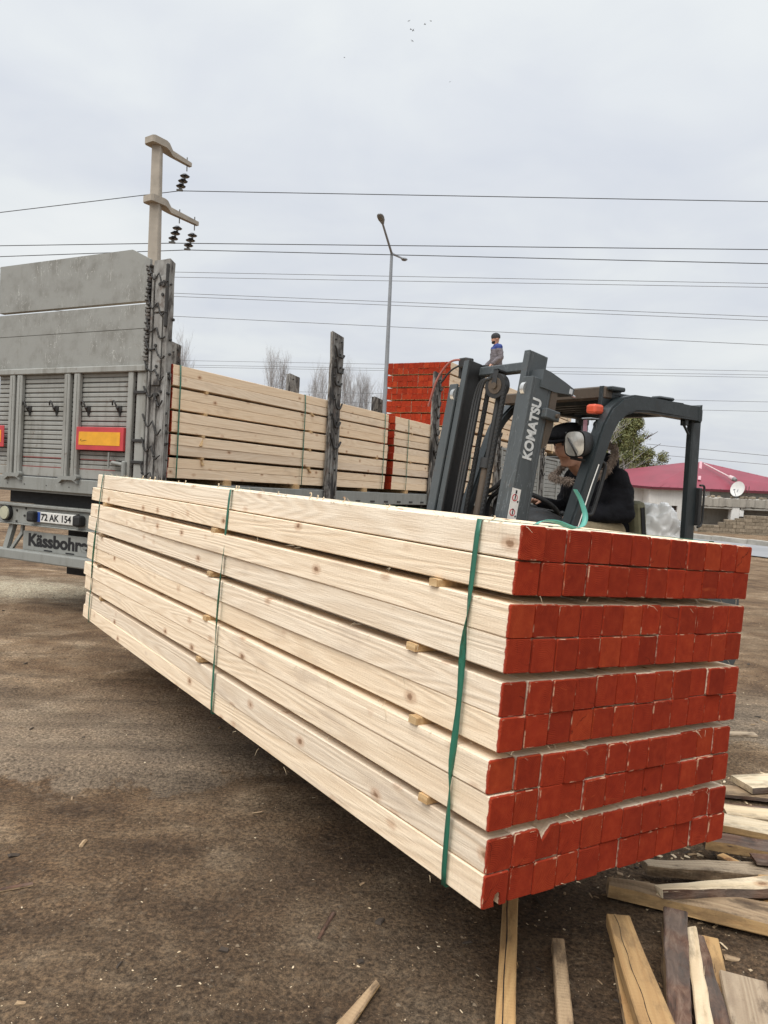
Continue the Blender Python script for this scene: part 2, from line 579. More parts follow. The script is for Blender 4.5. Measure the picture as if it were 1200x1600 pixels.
def ground_mat():
    m, nt, b = new_mat('packed_dirt')
    p = obj_coord(nt)
    n1 = nz(nt, p, 0.55, 6.0, 0.6, 0.4)
    n2 = nz(nt, p, 2.6, 7.0, 0.65, 0.3)
    n3 = nz(nt, p, 24.0, 6.0, 0.7)
    n4 = nz(nt, p, 130.0, 3.0, 0.7)
    a = mth(nt, 'ADD', mth(nt, 'MULTIPLY', n1, 0.45), mth(nt, 'MULTIPLY', n2, 0.55))
    col = ramp(nt, a, [(0.37, (0.080, 0.048, 0.027)), (0.47, (0.145, 0.092, 0.052)), (0.55, (0.200, 0.137, 0.083)), (0.66, (0.33, 0.25, 0.168))])
    # a greyer, dustier crust ends in a broken lip across the yard; redder soil lies this side of it
    s0 = N(nt, 'ShaderNodeSeparateXYZ', {'Vector': p})
    lip = mth(nt, 'ADD', mth(nt, 'ADD', mth(nt, 'SUBTRACT', s0.outputs['Y'], 4.30), mth(nt, 'MULTIPLY', s0.outputs['X'], -0.18)), mth(nt, 'MULTIPLY', mth(nt, 'SINE', mth(nt, 'MULTIPLY', s0.outputs['X'], 1.3)), -0.30))
    lip = mth(nt, 'ADD', lip, mth(nt, 'MULTIPLY_ADD', nz(nt, p, 3.5, 5.0, 0.65), 0.9, -0.45))
    crust = mth(nt, 'MULTIPLY', sstep(nt, lip, 0.0, 0.10), mth(nt, 'SUBTRACT', 1.0, sstep(nt, lip, 0.5, 2.2)))
    col = mixc(nt, mth(nt, 'MULTIPLY', crust, 0.55), col, (0.235, 0.195, 0.150))
    # trodden streaks running with the traffic
    tr = nz(nt, vscale(nt, p, (0.7, 4.5, 1)), 1.0, 5.0, 0.65, 0.5)
    col = mixc(nt, 1.0, col, ramp(nt, tr, [(0.36, (0.74, 0.73, 0.72)), (0.5, (1.04, 1.04, 1.04)), (0.66, (1.25, 1.23, 1.20))]), 'MULTIPLY')
    # darker, slightly smoother soil fading out from the middle of the yard
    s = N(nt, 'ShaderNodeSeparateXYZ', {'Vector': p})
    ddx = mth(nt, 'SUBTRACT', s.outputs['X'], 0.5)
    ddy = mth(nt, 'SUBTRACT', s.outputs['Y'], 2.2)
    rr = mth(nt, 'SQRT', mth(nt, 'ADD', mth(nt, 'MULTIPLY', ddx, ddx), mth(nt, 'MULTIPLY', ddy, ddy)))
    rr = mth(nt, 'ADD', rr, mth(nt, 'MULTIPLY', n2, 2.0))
    dark_patch = mth(nt, 'SUBTRACT', 1.0, sstep(nt, rr, 1.4, 4.3))
    col = mixc(nt, mth(nt, 'MULTIPLY', dark_patch, 0.55), col, (0.040, 0.028, 0.019))
    # spilled pale sawdust beside the trailer
    dx = mth(nt, 'MULTIPLY', mth(nt, 'ADD', s.outputs['X'], 4.75), 0.55)
    dy = mth(nt, 'SUBTRACT', s.outputs['Y'], 9.55)
    r2 = mth(nt, 'SQRT', mth(nt, 'ADD', mth(nt, 'MULTIPLY', dx, dx), mth(nt, 'MULTIPLY', dy, dy)))
    r2 = mth(nt, 'ADD', r2, mth(nt, 'MULTIPLY_ADD', nz(nt, p, 2.2, 6.0, 0.7), 1.9, -0.95))
    sw = mth(nt, 'SUBTRACT', 1.0, sstep(nt, r2, 0.20, 1.25))
    col = mixc(nt, mth(nt, 'MULTIPLY', sw, sstep(nt, n3, 0.30, 0.55)), col, (0.46, 0.40, 0.29))
    # fine grit
    n5 = nz(nt, p, 62.0, 5.0, 0.75)
    col = mixc(nt, 1.0, col, ramp(nt, n5, [(0.36, (0.38, 0.36, 0.34)), (0.50, (1, 1, 1)), (0.66, (1.9, 1.85, 1.75))]), 'MULTIPLY')
    col = mixc(nt, mth(nt, 'MULTIPLY', sstep(nt, n3, 0.50, 0.75), 0.45), col, (0.215, 0.165, 0.115))
    col = mixc(nt, mth(nt, 'MULTIPLY', sstep(nt, n4, 0.56, 0.70), 0.65), col, (0.030, 0.021, 0.015))
    vo = N(nt, 'ShaderNodeTexVoronoi', {'Vector': p, 'Scale': 64.0}, feature='F1')
    vc = N(nt, 'ShaderNodeSeparateColor', {'Color': vo.outputs['Color']})
    ch = mth(nt, 'MULTIPLY', mth(nt, 'SUBTRACT', 1.0, sstep(nt, vo.outputs['Distance'], 0.08, 0.17)), mth(nt, 'GREATER_THAN', vc.outputs[0], 0.87))
    col = mixc(nt, mth(nt, 'MULTIPLY', ch, 0.65), col, (0.50, 0.40, 0.28))
    nt.links.new(col, b.inputs['Base Color'])
    nt.links.new(ramp(nt, dark_patch, [(0.0, 0.95), (1.0, 0.78)]), b.inputs['Roughness'])
    b.inputs['Specular IOR Level'].default_value = 0.25
    h = mth(nt, 'ADD', mth(nt, 'MULTIPLY', n2, 0.9), mth(nt, 'ADD', mth(nt, 'MULTIPLY', n3, 0.5), mth(nt, 'MULTIPLY', n5, 0.30)))
    bump(nt, b, h, 0.06, 0.85)
    return m


W_NEW = wood_mat('fresh_sawn_spruce', (0.87, 0.745, 0.585), (0.74, 0.595, 0.435), (0.24, 0.135, 0.075), 1.5, 1.3, 0.42, 1.0, red=True)
W_LOAD = wood_mat('sawn_spruce_on_load', (0.85, 0.69, 0.51), (0.74, 0.565, 0.39), (0.26, 0.14, 0.075), 0.9, 0.8, 0.4, 0.8, red=True)
W_STICK = wood_mat('spacer_lath', (0.62, 0.44, 0.24), (0.46, 0.29, 0.14), (0.20, 0.10, 0.05), 1.2, 1.0, 0.5)
W_TAN = wood_mat('tan_offcut', (0.52, 0.34, 0.16), (0.42, 0.255, 0.115), (0.18, 0.09, 0.04), 0.9, 0.5, 0.2, mud=0.45)
W_OLD = wood_mat('weathered_offcut', (0.42, 0.305, 0.19), (0.285, 0.195, 0.115), (0.10, 0.065, 0.04), 1.6, 0.6, 0.7, mud=0.8)
W_GREY = wood_mat('greyed_offcut', (0.47, 0.375, 0.265), (0.33, 0.25, 0.17), (0.10, 0.07, 0.05), 1.6, 0.6, 0.8, mud=0.8)
W_PALE = wood_mat('pale_offcut', (0.74, 0.62, 0.44), (0.62, 0.49, 0.32), (0.30, 0.17, 0.09), 1.0, 0.4, 0.3, mud=0.5)
RED = red_mat()


def bark_mat():
    m, nt, b = new_mat('pine_bark')
    p = obj_coord(nt)
    n = nz(nt, vscale(nt, p, (7, 26, 26)), 1.0, 6.0, 0.7, 0.7)
    n2 = nz(nt, p, 5.0, 4.0)
    col = ramp(nt, n, [(0.32, (0.030, 0.017, 0.011)), (0.5, (0.125, 0.064, 0.040)), (0.68, (0.25, 0.165, 0.115))])
    col = mixc(nt, mth(nt, 'MULTIPLY', sstep(nt, n2, 0.45, 0.65), 0.55), col, (0.12, 0.105, 0.09))
    nt.links.new(col, b.inputs['Base Color'])
    b.inputs['Roughness'].default_value = 0.9
    bump(nt, b, n, 0.012)
    return m


BARK = bark_mat()
DIRT = ground_mat()
ALU = metal_mat('dull_aluminium', (0.30, 0.30, 0.275), 0.85, 0.5, 0.30, 0.55)
SHEET = metal_mat('grey_painted_sheet', (0.265, 0.265, 0.243), 0.75, 0.12, 0.9, 0.55, streak=False)
FRAME = metal_mat('grey_chassis_paint', (0.25, 0.255, 0.235), 0.5, 0.2, 0.3, 0.55)
DARKIRON = metal_mat('dark_greasy_iron', (0.028, 0.026, 0.024), 0.4, 0.4, 0.2, 0.6)
PEEL = peel_mat('peeling_post_paint')
PEEL_L = peel_mat('worn_corner_post_paint', -.055)
FORK = metal_mat('slate_forklift_paint', (0.055, 0.064, 0.068), 0.55, 0.28, 0.75, 0.45)
FORK_D = metal_mat('dark_forklift_steel', (0.016, 0.016, 0.016), 0.5, 0.35, 0.15, 0.5)
FORK_G = metal_mat('guard_paint', (0.019, 0.025, 0.027), 0.4, 0.15, 0.5, 0.38)
RUSTY_P = peel_mat('rusty_hinge', .04)
RUSTY = metal_mat('brown_greasy_steel', (0.075, 0.055, 0.038), 0.5, 0.5, 0.3, 0.55)
STEEL = plain('worn_bright_steel', (0.55, 0.55, 0.54), 0.35, 0.8)
RUBBER = plain('black_rubber', (0.016, 0.016, 0.016), 0.75, 0, 0.3, 20, 0.002)
BLACK = plain('black_lettering', (0.008, 0.008, 0.009), 0.6)
PLATE = plain('number_plate_white', (0.62, 0.61, 0.57), 0.45, 0, 0.12, 9)
BLUE = plain('plate_blue', (0.03, 0.075, 0.30), 0.45)
SIGN_R = plain('sign_red', (0.47, 0.045, 0.05), 0.45, 0, 0.15, 7)
SIGN_Y = plain('sign_amber', (0.72, 0.34, 0.02), 0.40, 0, 0.10, 12)
GREEN = plain('green_strapping', (0.022, 0.135, 0.085), 0.42, 0, 0.25, 5)
TEAL = plain('loose_teal_strap', (0.10, 0.36, 0.29), 0.4, 0, 0.2, 6)
CONC = plain('pole_concrete', (0.36, 0.32, 0.265), 0.85, 0, 0.18, 2.2, 0.004)
KERB = plain('kerb_concrete', (0.34, 0.32, 0.28), 0.9, 0, 0.2, 3.0, 0.004)
ASPH = plain('worn_grey_asphalt', (0.25, 0.25, 0.255), 0.85, 0, 0.15, 0.6, 0.003)
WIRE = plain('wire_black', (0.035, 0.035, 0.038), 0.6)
WIRE_F = plain('wire_far_grey', (0.16, 0.165, 0.17), 0.6)  # lighter grey for the farther wires
PORC = plain('insulator_dark', (0.010, 0.010, 0.012), 0.3)
GALV = plain('galvanised_steel', (0.27, 0.285, 0.30), 0.5, 0.3, 0.12, 3)
GALV_D = plain('lamp_housing_grey', (0.17, 0.17, 0.16), 0.5)
ROOF = plain('red_sheet_roof', (0.21, 0.022, 0.042), 0.5, 0, 0.12, 0.8)
ROOF_D = plain('red_roof_trim', (0.10, 0.012, 0.020), 0.5)
WHITEW = metal_mat('stained_whitewash', (0.74, 0.72, 0.68), 0.30, 0.1, 0.0, 0.9)
RENDERW = metal_mat('bare_grey_render', (0.36, 0.335, 0.29), 0.6, 0.1, 0.0, 0.9)
DARKIN = plain('window_dark', (0.045, 0.030, 0.025), 0.4)
ORANGE = plain('orange_lens', (0.62, 0.095, 0.042), 0.42, 0, 0.06, 10)
LENS = plain('lamp_glass', (0.36, 0.355, 0.33), 0.16, 0.35, 0.25, 30)
SKIN = plain('weathered_skin', (0.46, 0.25, 0.17), 0.6, 0, 0.12, 14)
JACKET = plain('black_padded_cloth', (0.0105, 0.0105, 0.013), 0.88, 0, 0.35, 9, 0.006, 0.2)
CAPM = plain('black_wool', (0.007, 0.007, 0.008), 0.95, 0, 0.3, 60, 0.003, 0.1)
FUR = plain('brown_fur', (0.36, 0.285, 0.23), 0.9, 0, 0.45, 60)
KHAKI = plain('khaki_trousers', (0.30, 0.235, 0.14), 0.85, 0, 0.2, 12, 0.004)
SEATM = plain('olive_seat_cover', (0.17, 0.16, 0.095), 0.8, 0, 0.3, 10)
BAG = plain('dusty_white_plastic', (0.84, 0.83, 0.80), 0.35, 0, 0.1, 10)
STICKER = plain('sticker_white', (0.62, 0.60, 0.56), 0.5)
STICK_R = plain('sticker_red', (0.45, 0.04, 0.05), 0.5)
SILVER = plain('lettering_silver', (0.50, 0.51, 0.50), 0.45, 0, 0.15, 60)
GREYCOAT = plain('grey_work_jacket', (0.14, 0.125, 0.135), 0.85, 0, 0.2, 12, 0.004)
BLUECOAT = plain('blue_shoulder_panel', (0.02, 0.042, 0.19), 0.8)
NAVY = plain('navy_work_cloth', (0.02, 0.023, 0.038), 0.85)
BEANIE = plain('grey_knit', (0.035, 0.037, 0.04), 0.95)
BEARD = plain('dark_hair', (0.012, 0.009, 0.008), 0.9)
HOSE_R = plain('dull_red_hose', (0.30, 0.10, 0.08), 0.6)
BIRD = plain('bird_dark', (0.07, 0.07, 0.075), 0.8)
DISH = plain('dish_white', (0.55, 0.54, 0.51), 0.5, 0, 0.08, 4)
BLOCK = None


# ------------------------------------------------------------------ terrain
def slope_z(x, y):
    d = (x + 2.18) * 0.469 + (y - 7.3) * 0.883
    d = max(0.0, min(d, 45.0))
    return -0.0227 * d


def terr(x, y):
    r = math.hypot(x, y)
    z = slope_z(x, y)
    k = 1.0 / (1.0 + (r / 14.0) ** 2)
    z += k * (0.030 * noise.noise((x * 0.55, y * 0.55, 3.1)) + 0.020 * noise.noise((x * 1.7, y * 1.7, 8.4)) + 0.009 * noise.noise((x * 5.1, y * 5.1, 1.3)))
    # shallow rut running across the yard to the left of the stack
    yr = 4.30 + 0.30 * math.sin(x * 1.3) + 0.18 * x
    if x < 1.0:
        z += -0.030 * math.exp(-((y - yr) / 0.16) ** 2) * k + 0.018 * math.exp(-((y - yr - 0.33) / 0.14) ** 2) * k
    return z


def build_ground():
    V, F = [], []
    radii = [0.35]
    while radii[-1] < 900:
        radii.append(radii[-1] * (1.028 if radii[-1] < 14 else 1.09))
    angs = [RAD(a) for a in frange(-48, 48, 0.45)] + [RAD(a) for a in frange(52, 308, 4)]
    na = len(angs)
    for r in radii:
        for a in angs:
            x, y = r * math.sin(a), r * math.cos(a)
            V.append((x, y, terr(x, y)))
    V.append((0, 0, terr(0, 0)))
    for i in range(len(radii) - 1):
        for k in range(na):
            k2 = (k + 1) % na
            F.append((i * na + k, (i + 1) * na + k, (i + 1) * na + k2, i * na + k2))
    for k in range(na):
        F.append((len(V) - 1, k, (k + 1) % na))
    mb = MB()
    mb.add(V, [f[::-1] for f in F], 0, True)
    o = mb.build('ground', DIRT)
    o['kind'] = 'structure'


def frange(a, b, s):
    out = []
    x = a
    while x < b - 1e-6:
        out.append(x)
        x += s
    return out


build_ground()


def strip(name, mat, near, far, lift, kind='structure', n=60):
    """a sheet between two lines (x0,y0)-(x1,y1), following the terrain"""
    V, F = [], []
    rows = 14
    for i in range(n + 1):
        t = i / n
        a = Vector(near[0]).lerp(Vector(near[1]), t)
        b = Vector(far[0]).lerp(Vector(far[1]), t)
        for j in range(rows + 1):
            p = a.lerp(b, j / rows)
            V.append((p.x, p.y, slope_z(p.x, p.y) + lift))
    for i in range(n):
        for j in range(rows):
            k = i * (rows + 1) + j
            F.append((k, k + rows + 1, k + rows + 2, k + 1))
    mb = MB()
    mb.add(V, F)
    o = mb.build(name, mat)
    o['kind'] = kind
    return o


# road runs across behind the trailer, kerb line (13.95,33.7)-(15.33,30.4)
KD = Vector((15.33 - 13.95, 30.37 - 33.71, 0)).normalized()      # along the road, towards the right
KN = Vector((KD.y, -KD.x, 0))
if KN.x > 0:
    KN = -KN                                                       # towards the yard


def kp(along, across):
    p = Vector((14.6, 32.0, 0)) + KD * along + KN * across
    return (p.x, p.y)


strip('road', ASPH, (kp(-90, 8.6), kp(30, 5.2)), (kp(-90, 0), kp(30, 0)), 0.035)


def build_kerb():
    mb = MB()
    L = 1.9
    a = -60.0
    while a < 24:
        x, y = kp(a, 0)
        M = basis(KD, -KN, Vector((0, 0, 1)), (x, y, slope_z(x, y) - 0.05))
        mb.box((0.012, 0, 0), (L - 0.012, 0.28, 0.24 + 0.05), 0, 0.02, M)
        a += L
    o = mb.build('kerb', KERB)
    o['kind'] = 'structure'


build_kerb()


# ------------------------------------------------------------------ timber bundles
def beam_mesh(L, hw, hh, segs, bow=0.0, notch=None, far_red=True, r=None):
    """a beam along local -x from 0 to -L, section centred on the axis; slot 0 wood, slot 1 painted end"""
    r = r or rnd
    e = 0.0036
    ring = [(-hw + e, -hh), (hw - e, -hh), (hw, -hh + e), (hw, hh - e), (hw - e, hh), (-hw + e, hh), (-hw, hh - e), (-hw, -hh + e)]
    if notch == 'hole':      # knot hole broken out of the lower edge near the left corner
        ring = [(-hw + e, -hh), (-0.002, -hh), (-0.006, -hh + .018), (-0.001, -hh + .036), (0.010, -hh + .042), (0.021, -hh + .034), (0.025, -hh + .014), (0.024, -hh)] + ring[1:]
    if notch == 'torn':      # torn fibre on the top left edge
        ring = ring[:5] + [(0.012, hh), (0.004, hh - .012), (-0.012, hh - .03), (-0.026, hh - .045), (-0.036, hh - .026), (-hw + e, hh - .010)] + ring[6:]
    n = len(ring)
    xs = [0.0, 0.0035] + ([0.03, 0.07] if notch else []) + [L * (i + 1) / segs for i in range(segs)]
    ph, ph2 = r.uniform(0, 6.3), r.uniform(0, 6.3)
    V, F = [], []
    oy0 = oz0 = 0.0
    for x in xs:
        oy = bow * math.sin(ph + 2.2 * x / L * 3.1) + bow * 0.4 * math.sin(ph2 + x * 2.3)
        oz = 0.6 * bow * math.sin(ph2 + 2.6 * x / L * 2.0)
        if x == 0:
            oy0, oz0 = oy, oz
        k = 0.0 if x < 0.05 else (0.5 if x < 0.09 else 1.0)
        for (a, b) in ring:
            if notch and k and x >= 0.06:
                if notch == 'hole' and -0.01 < a < 0.03 and b < 0:
                    b = b + (-hh - b) * k
                if notch == 'torn' and a < 0.02 and b > 0.003 and a > -hw + 0.001:
                    b = b + (hh - b) * k
            q = 0.960 if x == 0 else 1.0          # brushed, slightly rounded arris at the painted end
            V.append((-x, a * q + oy - oy0, b * q + oz - oz0))
    m = len(xs)
    for i in range(m - 1):
        for k in range(n):
            F.append((i * n + k, (i + 1) * n + k, (i + 1) * n + (k + 1) % n, i * n + (k + 1) % n))
    mb = MB()
    mb.add(V, F, 0)
    mb.m[:n] = [1] * n
    mb.add([V[k] for k in range(n)], [list(range(n))], 1)
    mb.add([V[(m - 1) * n + k] for k in range(n)], [list(range(n))[::-1]], 1 if far_red else 0)
    mb.loc_attr = [tuple(p) for p in mb.v]
    return mb


LAYER, GAP, PIT = 0.2, 0.026, 0.1017


def strap_loop(mb, u, W, H, wid, twist=0.0, du=0.0, r=None, sag=0.0, off=0.0165):
    """closed band round a bundle at distance u from the painted end; local x = -u"""
    pts, wv = [], []
    o = 0.004

    def put(x, y, z, w):
        pts.append(Vector((x, y, z)))
        wv.append(Vector(w))
    n = 26
    for i in range(n + 1):                     # down the near side
        t = i / n
        z = H + o - (H + 2 * o) * t
        fi = twist * math.sin(math.pi * min(1, max(0, (t - 0.15) / 0.7))) ** 2
        y = -(.006 + (off - .006) * math.sin(math.pi * t) ** .5) - abs(math.sin(fi)) * wid * 0.28 - 0.001
        x = -u - du * t + sag * math.sin(math.pi * t)
        put(x, y, z, (math.cos(fi) * wid / 2, -math.sin(fi) * wid / 2, 0))
    for i in range(1, 8):
        put(-u - du, W * i / 7 + o * (i == 7), -o, (wid / 2, 0, 0))
    for i in range(1, 8):
        put(-u - du * (1 - i / 7), W + o, (H + o) * i / 7, (wid / 2, 0, 0))
    for i in range(1, 7):
        put(-u, W * (1 - i / 7), H + o, (wid / 2, 0, 0))
    mb.ribbon(pts, wv, 0.0009, 0, True)


def bundle(M, label, L, layers=5, cols=12, big=False, seed=1, straps=(), sticks=(), own=100, group=None, wood=None, yoff=None, prefer='end', strap_w=0.016):
    """strapped bundle of squared beams: local x back along the beams (0 at the near end, -L at the far end), y across, z up"""
    r = random.Random(seed)
    wood = wood or W_LOAD
    root = empty('timber_bundle', M, label, 'timber bundle', group)
    W = cols * PIT
    cand = []
    for row in range(layers * 2):
        l = row // 2
        for c in range(cols):
            cand.append((c, row, l))
    key = (lambda t: (t[0], -t[1])) if prefer == 'end' else (lambda t: (t[0] != 0, t[0], -t[1]))
    order = sorted(cand, key=key)
    single, rest = order[:own], order[own:]
    lw, gp = LAYER, GAP
    protos = None
    if not big:
        protos = [beam_mesh(L, 0.0496, 0.0496, 5, 0.003, r=r).mesh('beam') for _ in range(4)]
    mass = MB()
    for idx, (c, row, l) in enumerate(order):
        y = c * PIT + PIT / 2 + r.uniform(-.0008, .0008)
        yo = (yoff[l] if yoff else r.uniform(-.012, .012) if c < 0 else 0.0)
        y += yo + (r.uniform(-.004, .004) if c in (0, cols - 1) else 0)
        z = l * (lw + gp) + 0.05 + (row % 2) * 0.1004
        if big:
            z += r.uniform(-.0022, .0022)
        x0 = r.gauss(0, .0026)
        if big and r.random() < 0.07:
            x0 += r.uniform(-.010, .004)
        loc = Vector((x0, y, z))
        if big:
            notch = 'hole' if (c, row) == (0, 0) else 'torn' if (c, row) == (2, 1) else None
            Lb = L + r.uniform(-.02, .05) + (0.04 if 3 <= row <= 8 else -0.03)
            mb = beam_mesh(Lb, 0.0486 + r.uniform(-.0013, .0012), 0.0496 + r.uniform(-.0012, .0005), 18, 0.0032, notch, r=r)
            if idx < own:
                mb.build('beam', [wood, RED], root, loc)
            else:
                b = len(mass.v)
                mass.v += [p + loc for p in mb.v]
                mass.loc_attr = (mass.loc_attr or []) + mb.loc_attr
                mass.f += [[b + i for i in f] for f in mb.f]
                mass.m += mb.m
                mass.s += mb.s
        else:
            me = protos[r.randrange(4)]
            if idx < own:
                link('beam', me, [wood, RED], root, loc)
            else:
                b = len(mass.v)
                mass.v += [v.co + loc for v in me.vertices]
                mass.loc_attr = (mass.loc_attr or []) + [tuple(v.co) for v in me.vertices]
                for p in me.polygons:
                    mass.f.append([b + i for i in p.vertices])
                    mass.m.append(p.material_index)
                    mass.s.append(False)
    if mass.v:
        mass.build('beams', [wood, RED], root, kind='stuff')
    H = layers * lw + (layers - 1) * gp
    for (u, tw, du) in straps:
        mb = MB()
        strap_loop(mb, u, W, H, strap_w, tw, du)
        mb.build('strap', GREEN, root)
    for (l, u, out) in sticks:
        mb = MB()
        z0 = (l + 1) * (lw + gp) - gp
        a = r.uniform(-.05, .05)
        hw = r.uniform(.018, .026)
        poly = [(-hw, 0.0008), (hw, 0.001), (hw * .97, gp * .86), (hw * .8, gp - .0008), (-hw * .98, gp - .001)]
        Ms = basis(Vector((1, a, 0)).normalized(), Vector((0, 0, 1)), Vector((a, -1, 0)).normalized(), Vector((-u, W, z0)))
        mb.prism(poly, W + out, Ms)
        mb.build('spacer_lath', W_STICK if r.random() < .7 else W_OLD, root)
    return root


ua = Vector((-.5744, .8186, .0034)).normalized()
ub = Vector((.8165, .5733, -.0691))
ub = (ub - ua * ua.dot(ub)).normalized()
uc = ub.cross(ua)
MB_MAIN = basis(-ua, ub, uc, Vector((.3286, 2.1203, .4149)))
main = bundle(MB_MAIN, 'big strapped bundle of fresh sawn beams with red painted ends carried low by the forklift', 4.55, big=True, seed=5, wood=W_NEW,
              straps=((0.173, math.pi, -0.012), (2.010, math.pi * 0.27, -0.04), (4.335, 0.9, 0.02)), strap_w=0.021, own=100,
              sticks=((3, .377, .022), (2, .38, .016), (1, .366, .022), (0, .349, .016), (3, 2.154, .018), (2, 2.185, .012), (1, 2.19, .018), (0, 2.147, .014),
                      (3, 4.224, .012), (2, 4.225, .02), (1, 4.20, .012), (0, 4.12, .008)),
              yoff=(0.0, -.012, -.004, -.011, -.005))


def main_extras():
    r = random.Random(3)
    mb = MB()
    H = 5 * LAYER + 4 * GAP
    # torn fibres on the arrises
    for _ in range(250):
        k = r.random()
        u = r.uniform(0.02, 4.4)
        if k < .45:
            p = Vector((-u, r.uniform(0, .3) if r.random() < .4 else 0.0, H))
            d = Vector((r.uniform(-1, 1), r.uniform(-.4, .2), r.uniform(.1, .6)))
        else:
            l = r.randrange(5)
            zz = l * (LAYER + GAP) + (0 if r.random() < .5 else LAYER)
            if r.random() < .35:
                zz = l * (LAYER + GAP) + .1
            p = Vector((-u, -.012, zz))
            d = Vector((r.uniform(-1, 1), r.uniform(-.35, -.05), r.uniform(-.5, .2)))
        d.normalize()
        ln = r.choice((.012, .018, .025, .045))
        bend = Vector((r.uniform(-.5, .5), 0, -.5 if k > .45 else -.25)) * ln
        mb.tube([p, p + d * ln * .5 + bend * .15, p + d * ln + bend * .6], [0.0009, 0.0008, 0.0003], 3, 0, False)
    for _ in range(60):                         # at the red end
        l = r.randrange(5)
        zz = l * (LAYER + GAP) + (0 if r.random() < .4 else LAYER)
        p = Vector((r.uniform(-.02, .003), r.uniform(0, 1.2), zz))
        d = Vector((r.uniform(.1, 1), r.uniform(-1, 1), r.uniform(-.5, .3))).normalized()
        ln = r.choice((.01, .016, .03))
        mb.tube([p, p + d * ln * .5, p + d * ln + Vector((0, 0, -ln * .3))], [0.0009, 0.0008, 0.0003], 3, 0, False)
    # curled shavings on the top
    for _ in range(16):
        u = r.uniform(.2, 4.0)
        p = Vector((-u, r.uniform(0.0, .25), H + .001))
        R_ = r.uniform(.006, .016)
        pts = [p + Vector((R_ * 1.4 * math.cos(a) + .004 * a, .01 * a * .3, R_ + R_ * math.sin(a))) for a in [i * .5 - 1.5 for i in range(9)]]
        mb.ribbon(pts, [Vector((0, .0025, 0))] * 9, .0004)
    mb.build('splinters', W_PALE, main, kind='stuff')
    # loose end of the strap lying on top and standing up in a loop
    mb = MB()
    pts = interp([(-.045, .10, H + .006), (-.058, .14, H + .018), (-.05, .19, H + .020), (-.03, .235, H + .008), (-.02, .255, H + .007), (-.024, .285, H + .020), (-.032, .298, H + .050), (-.045, .285, H + .095), (-.052, .262, H + .125)], 5)
    wv = []
    for i, p in enumerate(pts):
        t = i / (len(pts) - 1)
        wv.append(Vector((math.cos(t * 1.0) * .010, math.sin(t * 2.2) * .004, .002 + .002 * math.sin(t * 5))))
    mb.ribbon(pts, wv, .0008)
    mb.build('strap_tail', TEAL, main, label='loose teal strap end curling up')


main_extras()

# ------------------------------------------------------------------ trailer
TAZ, TPT = RAD(28.0), RAD(1.3)
tY0 = Vector((math.sin(TAZ), math.cos(TAZ), 0))
tX = Vector((math.cos(TAZ), -math.sin(TAZ), 0))
tY = (tY0 * math.cos(TPT) - Vector((0, 0, 1)) * math.sin(TPT)).normalized()
tZ = tX.cross(tY)
TC = Vector((-2.18, 7.3, 0.0))
M_TR = basis(tX, tY, tZ, TC)
trailer = empty('flatbed_trailer', M_TR, 'grey slatted flatbed truck trailer loaded with red ended timber, tailgate facing the camera', 'trailer')


